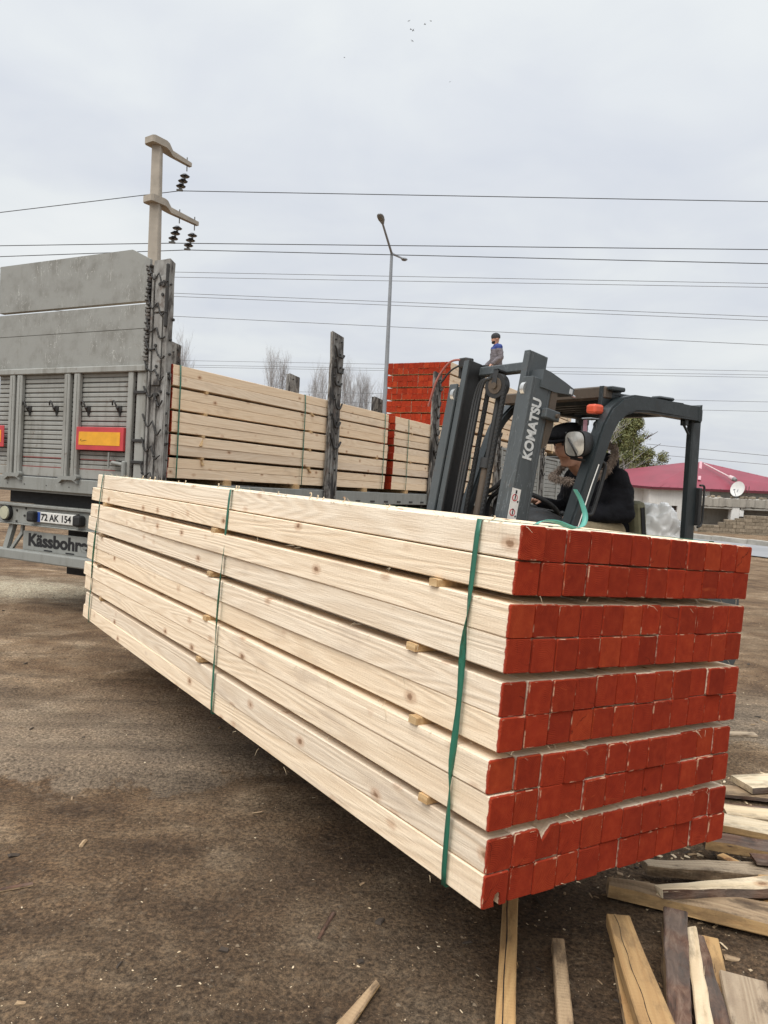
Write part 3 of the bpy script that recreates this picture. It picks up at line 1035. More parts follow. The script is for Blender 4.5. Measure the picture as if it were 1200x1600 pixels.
def build_trailer():
    T = trailer
    zb = 1.43
    # chassis, bed
    mb = MB()
    mb.box((-2.5, 0.0, 1.285), (-.02, .10, zb), 0, .008)
    mb.box((-2.5, .03, 1.265), (-.02, .12, 1.285), 0)
    for x in (-2.23, -1.95, -1.60, -1.25, -.90, -.55):
        mb.cyl((x, -.004, 1.345), (x, .002, 1.345), .006, n=8, mi=1)
    mb.build('rear_sill', [FRAME, DARKIRON], T)
    mb = MB()
    mb.box((-2.48, .12, 1.33), (-.05, 15.25, 1.435))
    mb.build('deck', DARKIRON, T)
    for x0 in (-2.5, -.05):
        mb = MB()
        mb.box((x0, .12, 1.27), (x0 + .05, 15.25, 1.445), 0, .006)
        for k in range(35):
            y = .4 + k * .42
            mb.box((x0 + .05 if x0 > -1 else x0 - .006, y, 1.30), (x0 + .056 if x0 > -1 else x0, y + .12, 1.325), 1)
        mb.build('side_rail', [FRAME, DARKIRON], T)
    for x in (-1.80, -.78):
        mb = MB()
        mb.box((x, .35, .86), (x + .09, 13.0, .90))
        mb.box((x + .035, .35, .90), (x + .055, 13.0, 1.29))
        mb.box((x, .35, 1.29), (x + .09, 13.0, 1.325))
        mb.build('chassis_beam', DARKIRON, T)
    mb = MB()
    for y in frange(.5, 13, .55):
        mb.box((-2.44, y, 1.22), (-.06, y + .08, 1.33))
    mb.build('cross_member', DARKIRON, T)
    # axles and wheels
    for ya in (2.1, 3.4, 4.7):
        mb = MB()
        mb.cyl((-2.4, ya, .50), (-.1, ya, .50), .065, n=12)
        mb.build('axle', DARKIRON, T)
        for x0 in (-2.47, -2.14, -.70, -.37):
            w = MB()
            R_ = .50
            prof = [(.02, .30), (.0, .36), (.0, .45), (.03, .495), (.28, .495), (.31, .45), (.31, .36), (.29, .30)]
            nseg = 36
            V, F = [], []
            for i in range(nseg):
                a = 2 * math.pi * i / nseg
                for (px, pr) in prof:
                    V.append((x0 + px, ya + pr * math.cos(a), .50 + pr * math.sin(a)))
            n = len(prof)
            for i in range(nseg):
                for k in range(n):
                    F.append((i * n + k, i * n + (k + 1) % n, ((i + 1) % nseg) * n + (k + 1) % n, ((i + 1) % nseg) * n + k))
            w.add(V, F, 0, True)
            ty = w.build('wheel', RUBBER, T)
            rm = MB()
            rm.cyl((x0 + .06, ya, .5), (x0 + .25, ya, .5), .30, n=24)
            rm.build('rim', FRAME, ty)
    mb = MB()
    mb.box((-1.86, .52, .345), (-.42, .535, .95))
    mb.build('mud_flap', RUBBER, T)
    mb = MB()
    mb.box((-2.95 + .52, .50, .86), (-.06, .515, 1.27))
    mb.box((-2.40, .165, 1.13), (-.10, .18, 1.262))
    mb.build('gap_shade_sheet', RUBBER, T)  # black sheets added to stand in for the shade under the bed
    # tailgate
    mb = MB()
    for k in range(11):
        z0 = zb + .012 + k * .0985
        if k == 0:
            mb.box((-2.46, .018, z0), (-.40, .05, z0 + .095), 0, .004)
        else:
            mb.box((-2.46, .022, z0), (-.40, .05, z0 + .043), 0, .006)
            mb.box((-2.46, .026, z0 + .0435), (-.40, .05, z0 + .0475), 1)
            mb.box((-2.46, .022, z0 + .048), (-.40, .05, z0 + .088), 0, .006)
            mb.box((-2.46, .030, z0 + .088), (-.40, .05, z0 + .0985), 1)
    mb.build('tailgate', [ALU, DARKIRON], T)
    for (xa, xb) in ((-2.227, -2.02), (-1.36, -1.13)):
        for x0 in (xa, xb - .085):
            r_ = MB()
            r_.box((x0, -.028, zb - .02), (x0 + .085, .02, 2.515), 0, .008)
            r_.box((x0 + .03, -.034, zb + .02), (x0 + .055, -.0285, 2.50), 0, .002)
            r_.build('tailgate_rib', ALU, T)
        r_ = MB()
        r_.prism([(xa - .03, zb + .03), (xb + .02, zb + .03), (xb + .03, zb - .045), (xb - .04, zb - .01), (xa + .04, zb - .01), (xa - .02, zb - .05)], .035, basis((1, 0, 0), (0, 0, 1), (0, -1, 0), (0, -.001, 0)))
        r_.cyl((xb + .01, -.05, zb + .02), (xb + .01, 0, zb + .02), .028, n=10)
        r_.build('hinge', FRAME, T)
    mb = MB()
    mb.box((-.455, -.020, zb), (-.385, .02, 2.515), 0, .006)
    mb.build('tailgate_rib', ALU, T)
    mb = MB()
    mb.box((-.35, -.006, zb), (-.225, .05, 2.515), 0, .008)
    for z0 in (1.62, 1.83, 2.30):
        mb.box((-.37, -.022, z0), (-.21, -.006, z0 + .03), 1, .004)
    mb.build('gate_post', [ALU, DARKIRON], T)
    # latch at the bottom right
    mb = MB()
    mb.cyl((-.62, -.02, 1.62), (-.44, -.03, 1.60), .020, n=10)
    mb.box((-.47, -.05, 1.45), (-.42, .0, 1.64), 0, .01)
    mb.cyl((-.66, -.03, 1.56), (-.66, -.03, 1.72), .010, n=8)
    mb.build('latch', FRAME, T)
    # thin red chalk lines left by lettering on the lower slats
    mb = MB()
    for z0 in (1.635, 1.535):
        mb.box((-2.02, .0195, z0), (-1.37, .0215, z0 + .012))
        mb.box((-1.12, .0195, z0), (-.62, .0215, z0 + .012))
    mb.build('red_stripe', plain('faded_red_line', (0.20, 0.06, 0.05), .7), T)
    # rope hooks
    for x in (-1.932, -1.507, -1.028, -.584):
        h = MB()
        h.prism([(x - .028, 2.19), (x + .03, 2.19), (x + .035, 2.15), (x + .01, 2.06), (x - .005, 2.06), (x - .03, 2.14)], .010, basis((1, 0, 0), (0, 0, 1), (0, -1, 0), (0, .021, 0)))
        h.tube(interp([(x + .005, .0, 2.11), (x + .01, -.035, 2.15), (x - .01, -.05, 2.21), (x - .045, -.045, 2.245), (x - .075, -.035, 2.225), (x - .08, -.03, 2.19)], 4), .011, 8)
        h.ball((x + .012, -.03, 2.16), .022, nu=8, nv=6)
        h.v = [Vector((x - .01, -.005, 2.17)) + (v - Vector((x - .01, -.005, 2.17))) * .8 for v in h.v]
        h.v = [Vector((v.x, v.y + .003, v.z)) for v in h.v]
        h.build('rope_hook', DARKIRON, T)
    # top bar and boards
    mb = MB()
    mb.box((-2.5, -.035, 2.515), (-.225, .055, 2.578), 0, .008)
    mb.build('tailgate_top_bar', ALU, T)
    Mx = basis((1, 0, 0), (0, 0, 1), (0, -1, 0), (0, .032, 0))

    def board(poly, name='tail_board', th=.028):
        b = MB()
        b.prism(poly, th, Mx)
        # hem along the lower edge
        return b.build(name, SHEET, T)
    board([(-2.5, 2.582), (-.265, 2.582), (-.262, 2.932), (-2.5, 2.932)])
    board([(-2.5, 2.938), (-.258, 2.938), (-.256, 3.172), (-2.5, 3.172)])
    b = MB()
    b.prism([(-2.5, 3.203), (-.256, 3.203), (-.252, 3.60), (-.495, 3.712), (-2.5, 3.712)], .028, Mx)
    b.box((-2.5, .033, 3.203), (-.256, .075, 3.222))
    b.build('tail_board', SHEET, T, label='upper loose tail board with a cut corner')
    # dark hinge post between the boards and the corner post
    b = MB()
    b.box((-.288, .012, 2.585), (-.206, .06, 3.54), 0, .008)
    rr_ = random.Random(9)
    for q in range(26):
        zq = 2.62 + q * .036
        b.box((-.285 + rr_.uniform(0, .02), -.006 - rr_.uniform(0, .02), zq), (-.225 + rr_.uniform(0, .015), .012, zq + rr_.uniform(.012, .030)), 0, .004)
    b.build('hinge_post', RUSTY_P, T)
    # reflector signs
    for (x0, x1) in ((-1.125, -.455), (-2.94 + .18, -2.262)):
        x0 = max(x0, -2.5 + .0)
        s = MB()
        s.box((x0, -.046, 1.735), (x1, -.0365 if x0 < -2 else .017, 1.968), 0, .003)
        so = s.build('reflector_sign', SIGN_R, T)
        s = MB()
        s.box((x0 + .045, -.049, 1.785), (x1 - .045, -.0462, 1.918))
        s.build('amber_panel', SIGN_Y, so)
        if x1 > -1:
            s = MB()
            s.tube([(x0 + .065, -.0497, 1.825), (x0 + .08, -.0497, 1.845), (x0 + .085, -.0497, 1.822), (x0 + .14, -.0497, 1.832), (x0 + .16, -.0497, 1.828)], .0022, 4)
            s.build('scribble', BLACK, so)
    # rear beam with plate
    mb = MB()
    mb.box((-2.44, .06, .905), (-.06, .13, 1.10), 0, .01)
    mb.box((-2.46, .03, 1.095), (-.04, .16, 1.128), 0, .006)
    mb.box((-2.46, .04, .895), (-.04, .15, .91), 0, .004)
    for x, z in ((-2.13, 1.05), (-2.0, 1.0), (-2.13, .93), (-.95, 1.0), (-.93, .95), (-1.98, 1.08)):
        mb.cyl((x, .05, z), (x, .061, z), .012, n=8, mi=1)
    rb = mb.build('rear_beam', [FRAME, DARKIRON], T)
    p = MB()
    p.box((-1.785, .038, .945), (-1.150, .054, 1.058), 0, .006)
    p.box((-1.165, .03, .935), (-1.140, .056, 1.07), 2, .003)
    pl = p.build('number_plate', [PLATE, BLUE, DARKIRON], rb)
    p = MB()
    p.box((-1.782, .0345, .948), (-1.722, .0375, 1.055))
    p.build('blue_band', BLUE, pl)
    me = text_mesh('72 AK 154', .100, .001, .0022, 0, .98, 'LEFT')
    w = max(v.co.x for v in me.vertices) - min(v.co.x for v in me.vertices)
    for v in me.vertices:
        v.co.x *= .465 / w
    me.transform(basis((1, 0, 0), (0, 0, 1), (0, -1, 0), (-1.712, .0365, 1.000)))
    link('plate_number', me, BLACK, pl)
    for x in (-1.815, -1.10):
        q = MB()
        q.box((x - .055, -.03, .945), (x + .055, .056, 1.060), 0, .022)
        q.build('rubber_buffer', RUBBER, T)
    q = MB()
    q.cyl((-2.285, .02, 1.015), (-2.285, .062, 1.015), .088, n=24)
    la = q.build('round_lamp', RUBBER, T)
    q = MB()
    q.cyl((-2.285, .006, 1.015), (-2.285, .022, 1.015), .070, .074, n=24)
    q.build('lamp_lens', plain('yellowed_lens', (0.42, 0.41, 0.30), .3), la)
    q = MB()
    q.box((-.85, .02, .945), (-.75, .06, 1.06), 1, .006)
    q.box((-.86, .03, .68), (-.77, .075, .90), 0, .006)
    q.build('tail_lamp', [SIGN_R, SIGN_Y], T)
    # name plate over the underrun bar
    q = MB()
    q.box((-2.07, .10, .622), (-.40, .112, .832), 0, .004)
    for x in (-1.72, -1.38, -1.05):
        q.box((x, .097, .635), (x + .13, .1005, .648), 1)
    npz = q.build('name_plate', [FRAME, BLACK], T)
    me = text_mesh('Kässbohrer', .185, .0015, .0070, 0.0, 1.0, 'LEFT')
    w = max(v.co.x for v in me.vertices) - min(v.co.x for v in me.vertices)
    k = 1.02 / w
    for v in me.vertices:
        v.co.x *= k
    me.transform(basis((1, 0, 0), (0, 0, 1), (0, -1, 0), (-1.985, .0985, .735)))
    link('lettering', me, BLACK, npz)
    # underrun bar and its arms
    q = MB()
    q.box((-2.46, -.02, .517), (-.04, .09, .626), 0, .014)
    ub_ = q.build('underrun_bar', FRAME, T)
    for x in (-2.26, -.42):
        q = MB()
        q.obox((x, .12, .90), (x - .02, .05, .60), .07, .05, (0, 1, 0))
        q.obox((x + .17, .11, .90), (x + .16, .11, .80), .035, .03, (0, 1, 0))
        q.obox((x + .17, .11, .81), (x + .06, .06, .62), .035, .03, (0, 1, 0))
        q.build('bar_arm', FRAME, ub_)


build_trailer()


def stake_post(x, y, w, d, z0, z1, taper=0.0, chains=5, seed=0, label=None, rear=False):
    mat_p = PEEL_L if rear else PEEL
    """side stake with chipped paint and hanging tarpaulin hooks; x outer face"""
    r = random.Random(seed)
    mb = MB()
    n = 14
    V, F = [], []
    for i in range(n + 1):
        z = z0 + (z1 - z0) * i / n
        t = i / n
        jx, jy = r.uniform(-.004, .004), r.uniform(-.005, .005)
        ww = w * (1 - taper * (1 - t))
        top = 0.03 if i == n else 0
        for (a, b, cz) in ((0, 0, top), (0, ww, 0), (-d * .22, ww, 0), (-d * .30, ww * .86, 0), (-d, ww * .86, 0), (-d, ww * .12, top), (-d * .3, ww * .12, top), (-d * .22, 0, top)):
            V.append((x + a + jx, y + b + jy, z + cz * (1 if b < ww / 2 else 0)))
    for i in range(n):
        for k in range(8):
            F.append((i * 8 + k, i * 8 + (k + 1) % 8, (i + 1) * 8 + (k + 1) % 8, (i + 1) * 8 + k))
    mb.add(V, F)
    mb.add([V[n * 8 + k] for k in range(8)], [list(range(8))])
    if rear:
        # bolted plates on the face towards the tailgate
        mb.box((x - d * .80, y - .012, z0 + 1.72), (x - d * .06, y - .001, z0 + 2.06), 0, .004)
        mb.box((x - d * .80, y - .010, z0 + 1.02), (x - d * .30, y - .001, z0 + 1.70), 0, .004)
        mb.box((x - d * .98, y - .020, z0), (x - d * .86, y - .001, z1 - .1), 0, .004)
        mb.box((x - d * .14, y - .030, z1 - .62), (x + .004, y - .001, z1 - .02), 1, .01)
        mb.box((x - d * .60, y - .014, z0), (x - d * .45, y - .001, z0 + .95), 0, .004)
        for (a, zz) in ((.25, 2.0), (.5, 1.98), (.62, 1.78), (.2, .96), (.4, .93), (.33, .84), (.3, 1.88), (.6, 1.4), (.5, 1.2)):
            mb.cyl((x - d * a, y - .022, z0 + zz), (x - d * a, y - .001, z0 + zz), .016, n=8, mi=1)
    # flanges, stiffening ribs and bolts on the outer face
    mb.box((x - .002, y + w * .05, z0), (x + .018, y + w * .16, z0 + (z1 - z0) * .52), 0, .004)
    mb.box((x - .002, y + w * .80, z0), (x + .018, y + w * .92, z0 + (z1 - z0) * .52), 0, .004)
    mb.box((x - .002, y + w * .30, z0), (x + .012, y + w * .42, z0 + (z1 - z0) * .45), 0, .004)
    for z in frange(z0 + .1, z1 - .05, .17):
        for b in (.25, .7):
            if r.random() < .6:
                bz, by = z + r.uniform(-.04, .04), y + w * b + r.uniform(-.02, .02)
                mb.cyl((x, by, bz), (x + .018, by, bz), r.uniform(.010, .016), n=7, mi=1)
    po = mb.build('stake_post', [mat_p, DARKIRON], trailer, label=label)
    for k in range(chains):
        z = z1 - .10 - (z1 - z0) * (.62 if not rear else .95) * k / max(1, chains) + r.uniform(-.05, .05)
        c = MB()
        y0, y1 = y + w * r.uniform(.02, .25), y + w * r.uniform(.75, 1.0)
        s = r.uniform(.08, .15)
        pts = [(x + .03, y0 + (y1 - y0) * t + .01 * math.sin(9 * t + k), z - s * math.sin(math.pi * t) - .10 * t + .012 * math.sin(13 * t)) for t in [i / 14 for i in range(15)]]
        if rear:
            pts = [(x - d * (1.18 - 1.2 * t), y - .022 - .006 * math.sin(8 * t), z + .06 - .16 * t - .07 * abs(math.sin(2 * math.pi * t)) + .012 * math.sin(15 * t + k)) for t in [i / 14 for i in range(15)]]
        c.tube(pts, [r.uniform(.006, .010) if rear else r.uniform(.009, .016) for _ in pts], 6)
        for q in (2, 9):
            c.ball(pts[q], r.uniform(.010, .015) if rear else r.uniform(.014, .022), nu=8, nv=6)
        c.build('tarpaulin_hook', DARKIRON, po)
    return po


stake_post(0.012, 0.0, 0.07, 0.212, 1.36, 3.55, chains=9, seed=1, label='rear corner post hung with black hooks', rear=True)
for i, (y, z1) in enumerate(((2.90, 3.46), (6.10, 3.46), (9.22, 3.40), (12.35, 3.40))):
    stake_post(0.03, y, 0.28, 0.055, 1.25, z1, 0.10, chains=6, seed=10 + i)
for i, (y, w) in enumerate(((2.56, .22), (5.44, .30), (8.48, .36))):
    stake_post(-2.42, y, w, 0.10, 1.3, 3.37, 0, chains=0, seed=20 + i)


def build_side_boards():
    # front bays keep their drop sides
    for (y0, y1) in ((9.56, 12.33), (12.69, 15.12)):
        mb = MB()
        for k in range(10):
            z0 = 1.45 + k * .098
            mb.box((-.03, y0, z0), (.005, y1, z0 + .088), 0, .006)
            mb.box((-.03, y0, z0 + .088), (-.006, y1, z0 + .098), 1)
        mb.box((-.035, y0, 2.435), (.022, y1, 2.49), 0, .006)
        for yy in (y0 + .02, (y0 + y1) / 2 - .04, y1 - .1):
            mb.box((.005, yy, 1.45), (.028, yy + .08, 2.435), 0, .005)
        mb.build('side_board', [ALU, DARKIRON], trailer)
    mb = MB()
    for k in range(16):
        z0 = 1.45 + k * .13
        mb.box((-2.45, 15.14, z0), (-.04, 15.18, z0 + .125), 0, .006)
    mb.build('headboard', ALU, trailer)


build_side_boards()


def load_bundle(y_near, x_right, z, label, L, seed, straps, own=40, sticks=(), prefer='side', cols=12, layers=5):
    # local x of the bundle points to the rear of the trailer; y runs from the right flank inwards
    M = M_TR @ basis((0, -1, 0), (-1, 0, 0), (0, 0, -1), (x_right, y_near, z))
    # keep z up: mirror free frame (x = -Y, y = -X, z = x cross y)
    ex, ey = Vector((0, -1, 0)), Vector((-1, 0, 0))
    ez = ex.cross(ey)
    if ez.z < 0:
        # flip the across axis and start from the far flank
        ey = Vector((1, 0, 0))
        ez = ex.cross(ey)
    W = cols * PIT
    M = M_TR @ basis(ex, ey, ez, (x_right - W if ey.x > 0 else x_right, y_near, z))
    return M, W


def truck_bundle(y_near, z, label, L, seed, straps_u, own, sticks, prefer, group='timber bundles on the trailer'):
    cols, layers = 12, 5
    M, W = load_bundle(y_near, -.012, z, label, L, seed, None)
    r = random.Random(seed)
    root = empty('timber_bundle', M, label, 'timber bundle', group)
    protos = [beam_mesh(L, 0.0494, 0.0496, 5, 0.003, r=r).mesh('beam') for _ in range(5)]
    order = [(c, row) for c in range(cols) for row in range(layers * 2)]
    if prefer == 'side':
        order.sort(key=lambda t: (-t[0], -t[1]))
    else:
        order.sort(key=lambda t: (-t[0], -t[1]))
    mass = MB()
    for idx, (c, row) in enumerate(order):
        loc = Vector((r.uniform(-.012, .012), c * PIT + PIT / 2 + r.uniform(-.0012, .0012), (row // 2) * (LAYER + GAP) + .05 + (row % 2) * .1004))
        if c == cols - 1:
            loc.y += ((row // 2) * 37 % 5 - 2) * .004 + r.uniform(-.003, .003)
        me = protos[r.randrange(5)]
        if idx < own:
            link('beam', me, [W_LOAD, RED], root, loc)
        else:
            b = len(mass.v)
            mass.v += [v.co + loc for v in me.vertices]
            mass.loc_attr = (mass.loc_attr or []) + [tuple(v.co) for v in me.vertices]
            for p in me.polygons:
                mass.f.append([b + i for i in p.vertices])
                mass.m.append(p.material_index)
                mass.s.append(False)
    mass.build('beams', [W_LOAD, RED], root, kind='stuff')
    H = layers * LAYER + (layers - 1) * GAP
    for u in straps_u:
        mb = MB()
        pts = [(-u + .02, -.004, -.004), (-u, W + .014, -.004)] + [(-u, W + .016, H * i / 8) for i in range(1, 8)] + [(-u, W + .008, H + .004), (-u, -.004, H + .004)]
        mb.ribbon(pts, [Vector((.009, 0, 0))] * len(pts), .0009, 0, True)
        mb.build('strap', GREEN, root)
    for (l, u, out, dr) in sticks:
        z0 = (l + 1) * (LAYER + GAP) - GAP if l >= 0 else -.055
        mb = MB()
        hgt = GAP if l >= 0 else .055
        hw = .02 if l >= 0 else .05
        mb.box((-u - hw, -.01, z0 + .0008), (-u + hw, W + .008, z0 + hgt - .0008))
        if out:
            p0 = Vector((-u, W - .02, z0 + hgt * .5))
            mb.obox(p0, p0 + Vector((r.uniform(-.05, .05), out, -dr)), .035, .014)
        mb.build('spacer_lath', W_STICK, root)
    return root


truck_bundle(0.12, 1.50, 'long timber bundle on the trailer nearest the tailgate, behind the tall peeling stake', 4.50, 31, (0.10, 2.28, 4.38), 22,
             ((3, .5, 0, 0), (2, .5, 0, 0), (1, .48, .035, .10), (0, .48, .03, .07), (3, 2.45, .03, .02), (2, 2.45, .015, .0), (1, 2.45, .0, .0), (0, 2.45, .03, .06), (-1, .9, 0, 0), (-1, 2.2, 0, 0), (-1, 3.9, 0, 0), (1, 4.2, .03, .0)), 'side')
truck_bundle(4.84, 1.50, 'timber bundle on the trailer deck under the tall red ended one', 3.40, 32, (0.45, 1.9, 3.1), 40,
             ((3, .6, 0, 0), (1, .6, 0, 0), (-1, .5, 0, 0), (-1, 2.5, 0, 0)), 'end')
truck_bundle(8.42, 1.50, 'front lower bundle on the trailer deck, red end glimpsed through the forklift mast', 4.5, 33, (0.5, 2.2, 4.2), 40,
             ((-1, .5, 0, 0), (-1, 2.5, 0, 0), (-1, 4.0, 0, 0)), 'end')
truck_bundle(6.79, 2.66, 'raised bundle on the load with its square red painted end facing the camera', 4.5, 34, (0.6, 2.3, 4.0), 100,
             ((0, .6, .02, 0), (1, .6, .01, 0), (2, .6, .015, 0), (3, .6, .02, 0), (-1, .5, 0, 0), (-1, 2.5, 0, 0)), 'end')
truck_bundle(11.42, 2.66, 'raised bundle at the front of the load, behind the driver of the forklift', 3.65, 35, (0.35, 1.9, 3.2), 22,
             ((-1, .5, 0, 0), (-1, 2.0, 0, 0)), 'side')

# ------------------------------------------------------------------ forklift (local x = -t, y = s towards its rear, z up)
fA = Vector((-.5744, .8186, 0)).normalized()
fB = Vector((fA.y, -fA.x, 0))
FO = Vector((.3286, 2.1203, 0))
M_FK = basis(-fA, fB, Vector((0, 0, 1)), FO)
fork = empty('forklift', M_FK, 'dark grey forklift with tilted mast and overhead guard carrying the big bundle', 'forklift')
TILT = RAD(10.0)


def F3(t, s, z):
    return Vector((-t, s, z))


def mast(t, z, ds=0.0):
    """a point on the tilted mast: z measured along the mast, ds behind its front face"""
    # front face passes s=1.41 at height 1.465
    dz = z - 1.465
    return Vector((-t, 1.392 + dz * math.sin(TILT) + ds * math.cos(TILT), 1.465 + dz * math.cos(TILT) - ds * math.sin(TILT)))


MROT = Matrix.Rotation(-TILT, 4, 'X')


def mast_M(t, z, ds=0.0):
    p = mast(t, z, ds)
    return Matrix.Translation(p) @ MROT


def channel(mb, t_in, t_out, z0, z1, depth, fl, ds0=0.0, mi=0):
    """mast upright, a C section: web on the outer side (t_out), flanges towards t_in"""
    s = 1 if t_out > t_in else -1
    M = mast_M(0, 1.465)

    def bx(ta, tb, da, db, za, zb):
        lo = (min(-ta, -tb), da, za - 1.465)
        hi = (max(-ta, -tb), db, zb - 1.465)
        mb.box(lo, hi, mi, .004, M)
    bx(t_out, t_out - s * fl, ds0 + fl, ds0 + depth - fl, z0, z1)     # web
    bx(t_out, t_in, ds0, ds0 + fl * .999, z0, z1)                      # front flange
    bx(t_out, t_in, ds0 + depth - fl * .999, ds0 + depth, z0, z1)      # rear flange


def build_mast():
    # outer (fixed) stage
    for (ti, to) in ((1.485, 1.405), (2.035, 2.105)):
        mb = MB()
        channel(mb, ti, to, .12, 2.215, .158, .020)
        up_ = mb.build('outer_upright', FORK, fork)
        rl = MB()
        sgn = 1 if to > ti else -1
        c0 = mast(to - sgn * .055, 2.150, .022)
        rl.cyl(c0 + Vector((-.014, 0, 0)), c0 + Vector((.014, 0, 0)), .040, n=18)
        rl.build('roller', STEEL, up_)
    # inner (lifting) stage
    for (ti, to) in ((1.532, 1.488), (1.985, 2.030)):
        mb = MB()
        channel(mb, ti, to, .55, 2.375, .150, .018, .022)
        mb.build('inner_upright', FORK if to < 1.7 else FORK_D, fork)
    # far inner upright is edged by a brighter front flange
    mb = MB()
    M = mast_M(0, 1.465)
    mb.box((-2.029, .016, .55 - 1.465), (-1.985, .0215, 2.36 - 1.465), 0, .002, M)
    mb.build('upright_edge', FORK, fork)
    # cross bars
    mb = MB()
    mb.box((-1.985, .11, 2.290 - 1.465), (-1.535, .16, 2.345 - 1.465), 0, .006, M)
    mb.build('mast_crossbar', FORK, fork)
    mb = MB()
    mb.box((-2.15, .19, .85 - 1.465), (-1.40, .24, .98 - 1.465), 0, .006, M)
    mb.build('outer_crossbar', FORK_D, fork)
    # chain sheave hanging off the crossbar
    sh = MB()
    c = mast(1.768, 2.205, .085)
    ax = Vector((.15, -1, 0)).normalized()
    sh.cyl(c - ax * .022, c + ax * .022, .074, n=28)
    s_o = sh.build('chain_sheave', FORK_D, fork)
    q = MB()
    for rr, h in ((.052, .026), (.020, .036)):
        q.cyl(c, c + ax * h, rr, rr * .92, n=20)
    q.build('sheave_hub', RUSTY, s_o)
    q = MB()
    q.box((-1.768 - .02, .05, 2.205 - 1.465), (-1.768 + .02, .062, 2.30 - 1.465), 0, .003, M)
    q.box((-1.768 - .02, .05, 2.285 - 1.465), (-1.768 + .02, .115, 2.30 - 1.465), 0, .003, M)
    q.build('sheave_bracket', FORK_D, fork)
    # lift chain, hoses and lift cylinder inside the mast
    ch = MB()
    for dt in (-.072, .068):
        pts = [mast(1.768 - dt, z, .085) for z in (2.205, 1.7, 1.2, .8)]
        ch.obox(pts[0], pts[-1], .028, .014, (0, 1, 0))
        for z in frange(.85, 2.20, .025):
            p = mast(1.768 - dt, z, .078)
            ch.box(p - Vector((.011, .004, .007)), p + Vector((.011, .004, .007)))
    ch.build('lift_chain', FORK_D, fork)
    ho = MB()
    for dt in (.10, .122, .145):
        ho.tube(interp([mast(1.768 + .02, 2.245, .05), mast(1.768 + dt * .9, 2.19, .05), mast(1.768 + dt, 1.8, .05), mast(1.768 + dt, .8, .05)], 6), .009, 8)
    ho.build('hydraulic_hose', FORK_D, fork)
    cy = MB()
    cy.cyl(mast(1.775, .5, .12), mast(1.775, 1.72, .12), .026, n=18, mi=0)
    cy.cyl(mast(1.775, 1.72, .12), mast(1.775, 1.78, .12), .040, n=18, mi=1)
    cy.cyl(mast(1.775, 1.78, .12), mast(1.775, 2.27, .12), .018, n=14, mi=1)
    cy.build('lift_cylinder', [RUSTY, FORK_D], fork)
    # hose guide on the far upright
    q = MB()
    b = mast(2.05, 2.36, .05)
    q.box(b + Vector((-.05, -.02, -.03)), b + Vector((.02, .05, .03)), 0, .006)
    q.box(b + Vector((-.07, .0, -.09)), b + Vector((-.04, .03, -.0)), 0, .006)
    q.tube(interp([b, b + Vector((-.05, -.02, .02)), b + Vector((-.12, -.04, .0)), b + Vector((-.20, -.06, -.10)), b + Vector((-.26, -.07, -.26))], 6), .007, 8, 1)
    q.tube(interp([b, b + Vector((-.05, -.02, -.02)), b + Vector((-.10, -.04, -.05)), b + Vector((-.16, -.06, -.12))], 6), .006, 8, 0)
    q.build('hose_guide', [FORK_D, HOSE_R], fork)
    # bracket and lug on the near upright
    q = MB()
    Mp = Matrix.Translation(mast(1.405, 2.215, .075)) @ MROT
    q.prism([(-.01, -.045), (.10, -.045), (.20, -.030), (.245, -.028), (.25, .012), (.17, .030), (.05, .052), (-.01, .055)], .10, Mp @ basis((0, 1, 0), (0, 0, 1), (1, 0, 0), (-.09, 0, 0)))
    q.box((-.094, .21, -.024), (.014, .235, .006), 1, .002, Mp)
    q.cyl(Mp @ Vector((-.03, .22, -.01)), Mp @ Vector((-.03, .30, -.016)), .010, n=8, mi=1)
    q.build('mast_bracket', [FORK, STEEL], fork)
    q = MB()
    Mq = Matrix.Translation(mast(1.405, 2.03, .157)) @ MROT
    q.prism([(0, .14), (.045, .14), (.055, -.05), (.035, -.15), (.005, -.18), (0, -.18)], .025, Mq @ basis((0, 1, 0), (0, 0, 1), (1, 0, 0), (-.02, 0, 0)))
    q.build('mast_rear_plate', RUSTY, fork)
    q = MB()
    Mq = Matrix.Translation(mast(1.395, 2.03, .115)) @ MROT
    q.box((-.01, -.01, -.02), (.03, .105, .035), 0, .006, Mq)
    q.cyl(Mq @ Vector((.03, .075, .008)), Mq @ Vector((.045, .075, .008)), .012, n=10, mi=1)
    q.build('mast_lug', [FORK, RUSTY], fork)
    # maker's lettering up the side of the near upright
    me = text_mesh('KOMATSU', .090, .0012, .0034, 0.0, 1.0, 'CENTER')
    w = max(v.co.x for v in me.vertices) - min(v.co.x for v in me.vertices)
    for v in me.vertices:
        v.co.x *= .335 / w
    Mt = Matrix.Translation(mast(1.4035, 1.935, .066)) @ MROT @ basis((0, 0, 1), (0, -1, 0), (1, 0, 0), (.0, 0, 0))
    me.transform(Mt)
    link('lettering', me, SILVER, fork)
    # warning sticker with two pictograms
    Ms = Matrix.Translation(mast(1.4035, 1.515, .036)) @ MROT
    q = MB()
    q.box((0, -.038, -.085), (.0015, .026, .085), 0, 0, Ms)
    st = q.build('warning_sticker', STICKER, fork)
    q = MB()
    for zc in (.035, -.045):
        q.cyl(Ms @ Vector((.0018, -.010, zc)), Ms @ Vector((.0026, -.010, zc)), .020, n=16, mi=0)
        q.cyl(Ms @ Vector((.0027, -.010, zc)), Ms @ Vector((.0030, -.010, zc)), .014, n=16, mi=2)
        q.box((.0031, -.013, zc - .012), (.0034, -.005, zc + .010), 1, 0, Ms)
        q.ball(Ms @ Vector((.0032, -.010, zc + .016)), .005, nu=8, nv=6, mi=1)
        q.cyl(Ms @ Vector((.0018, .016, zc - .018)), Ms @ Vector((.0024, .016, zc - .018)), .006, n=10, mi=1)
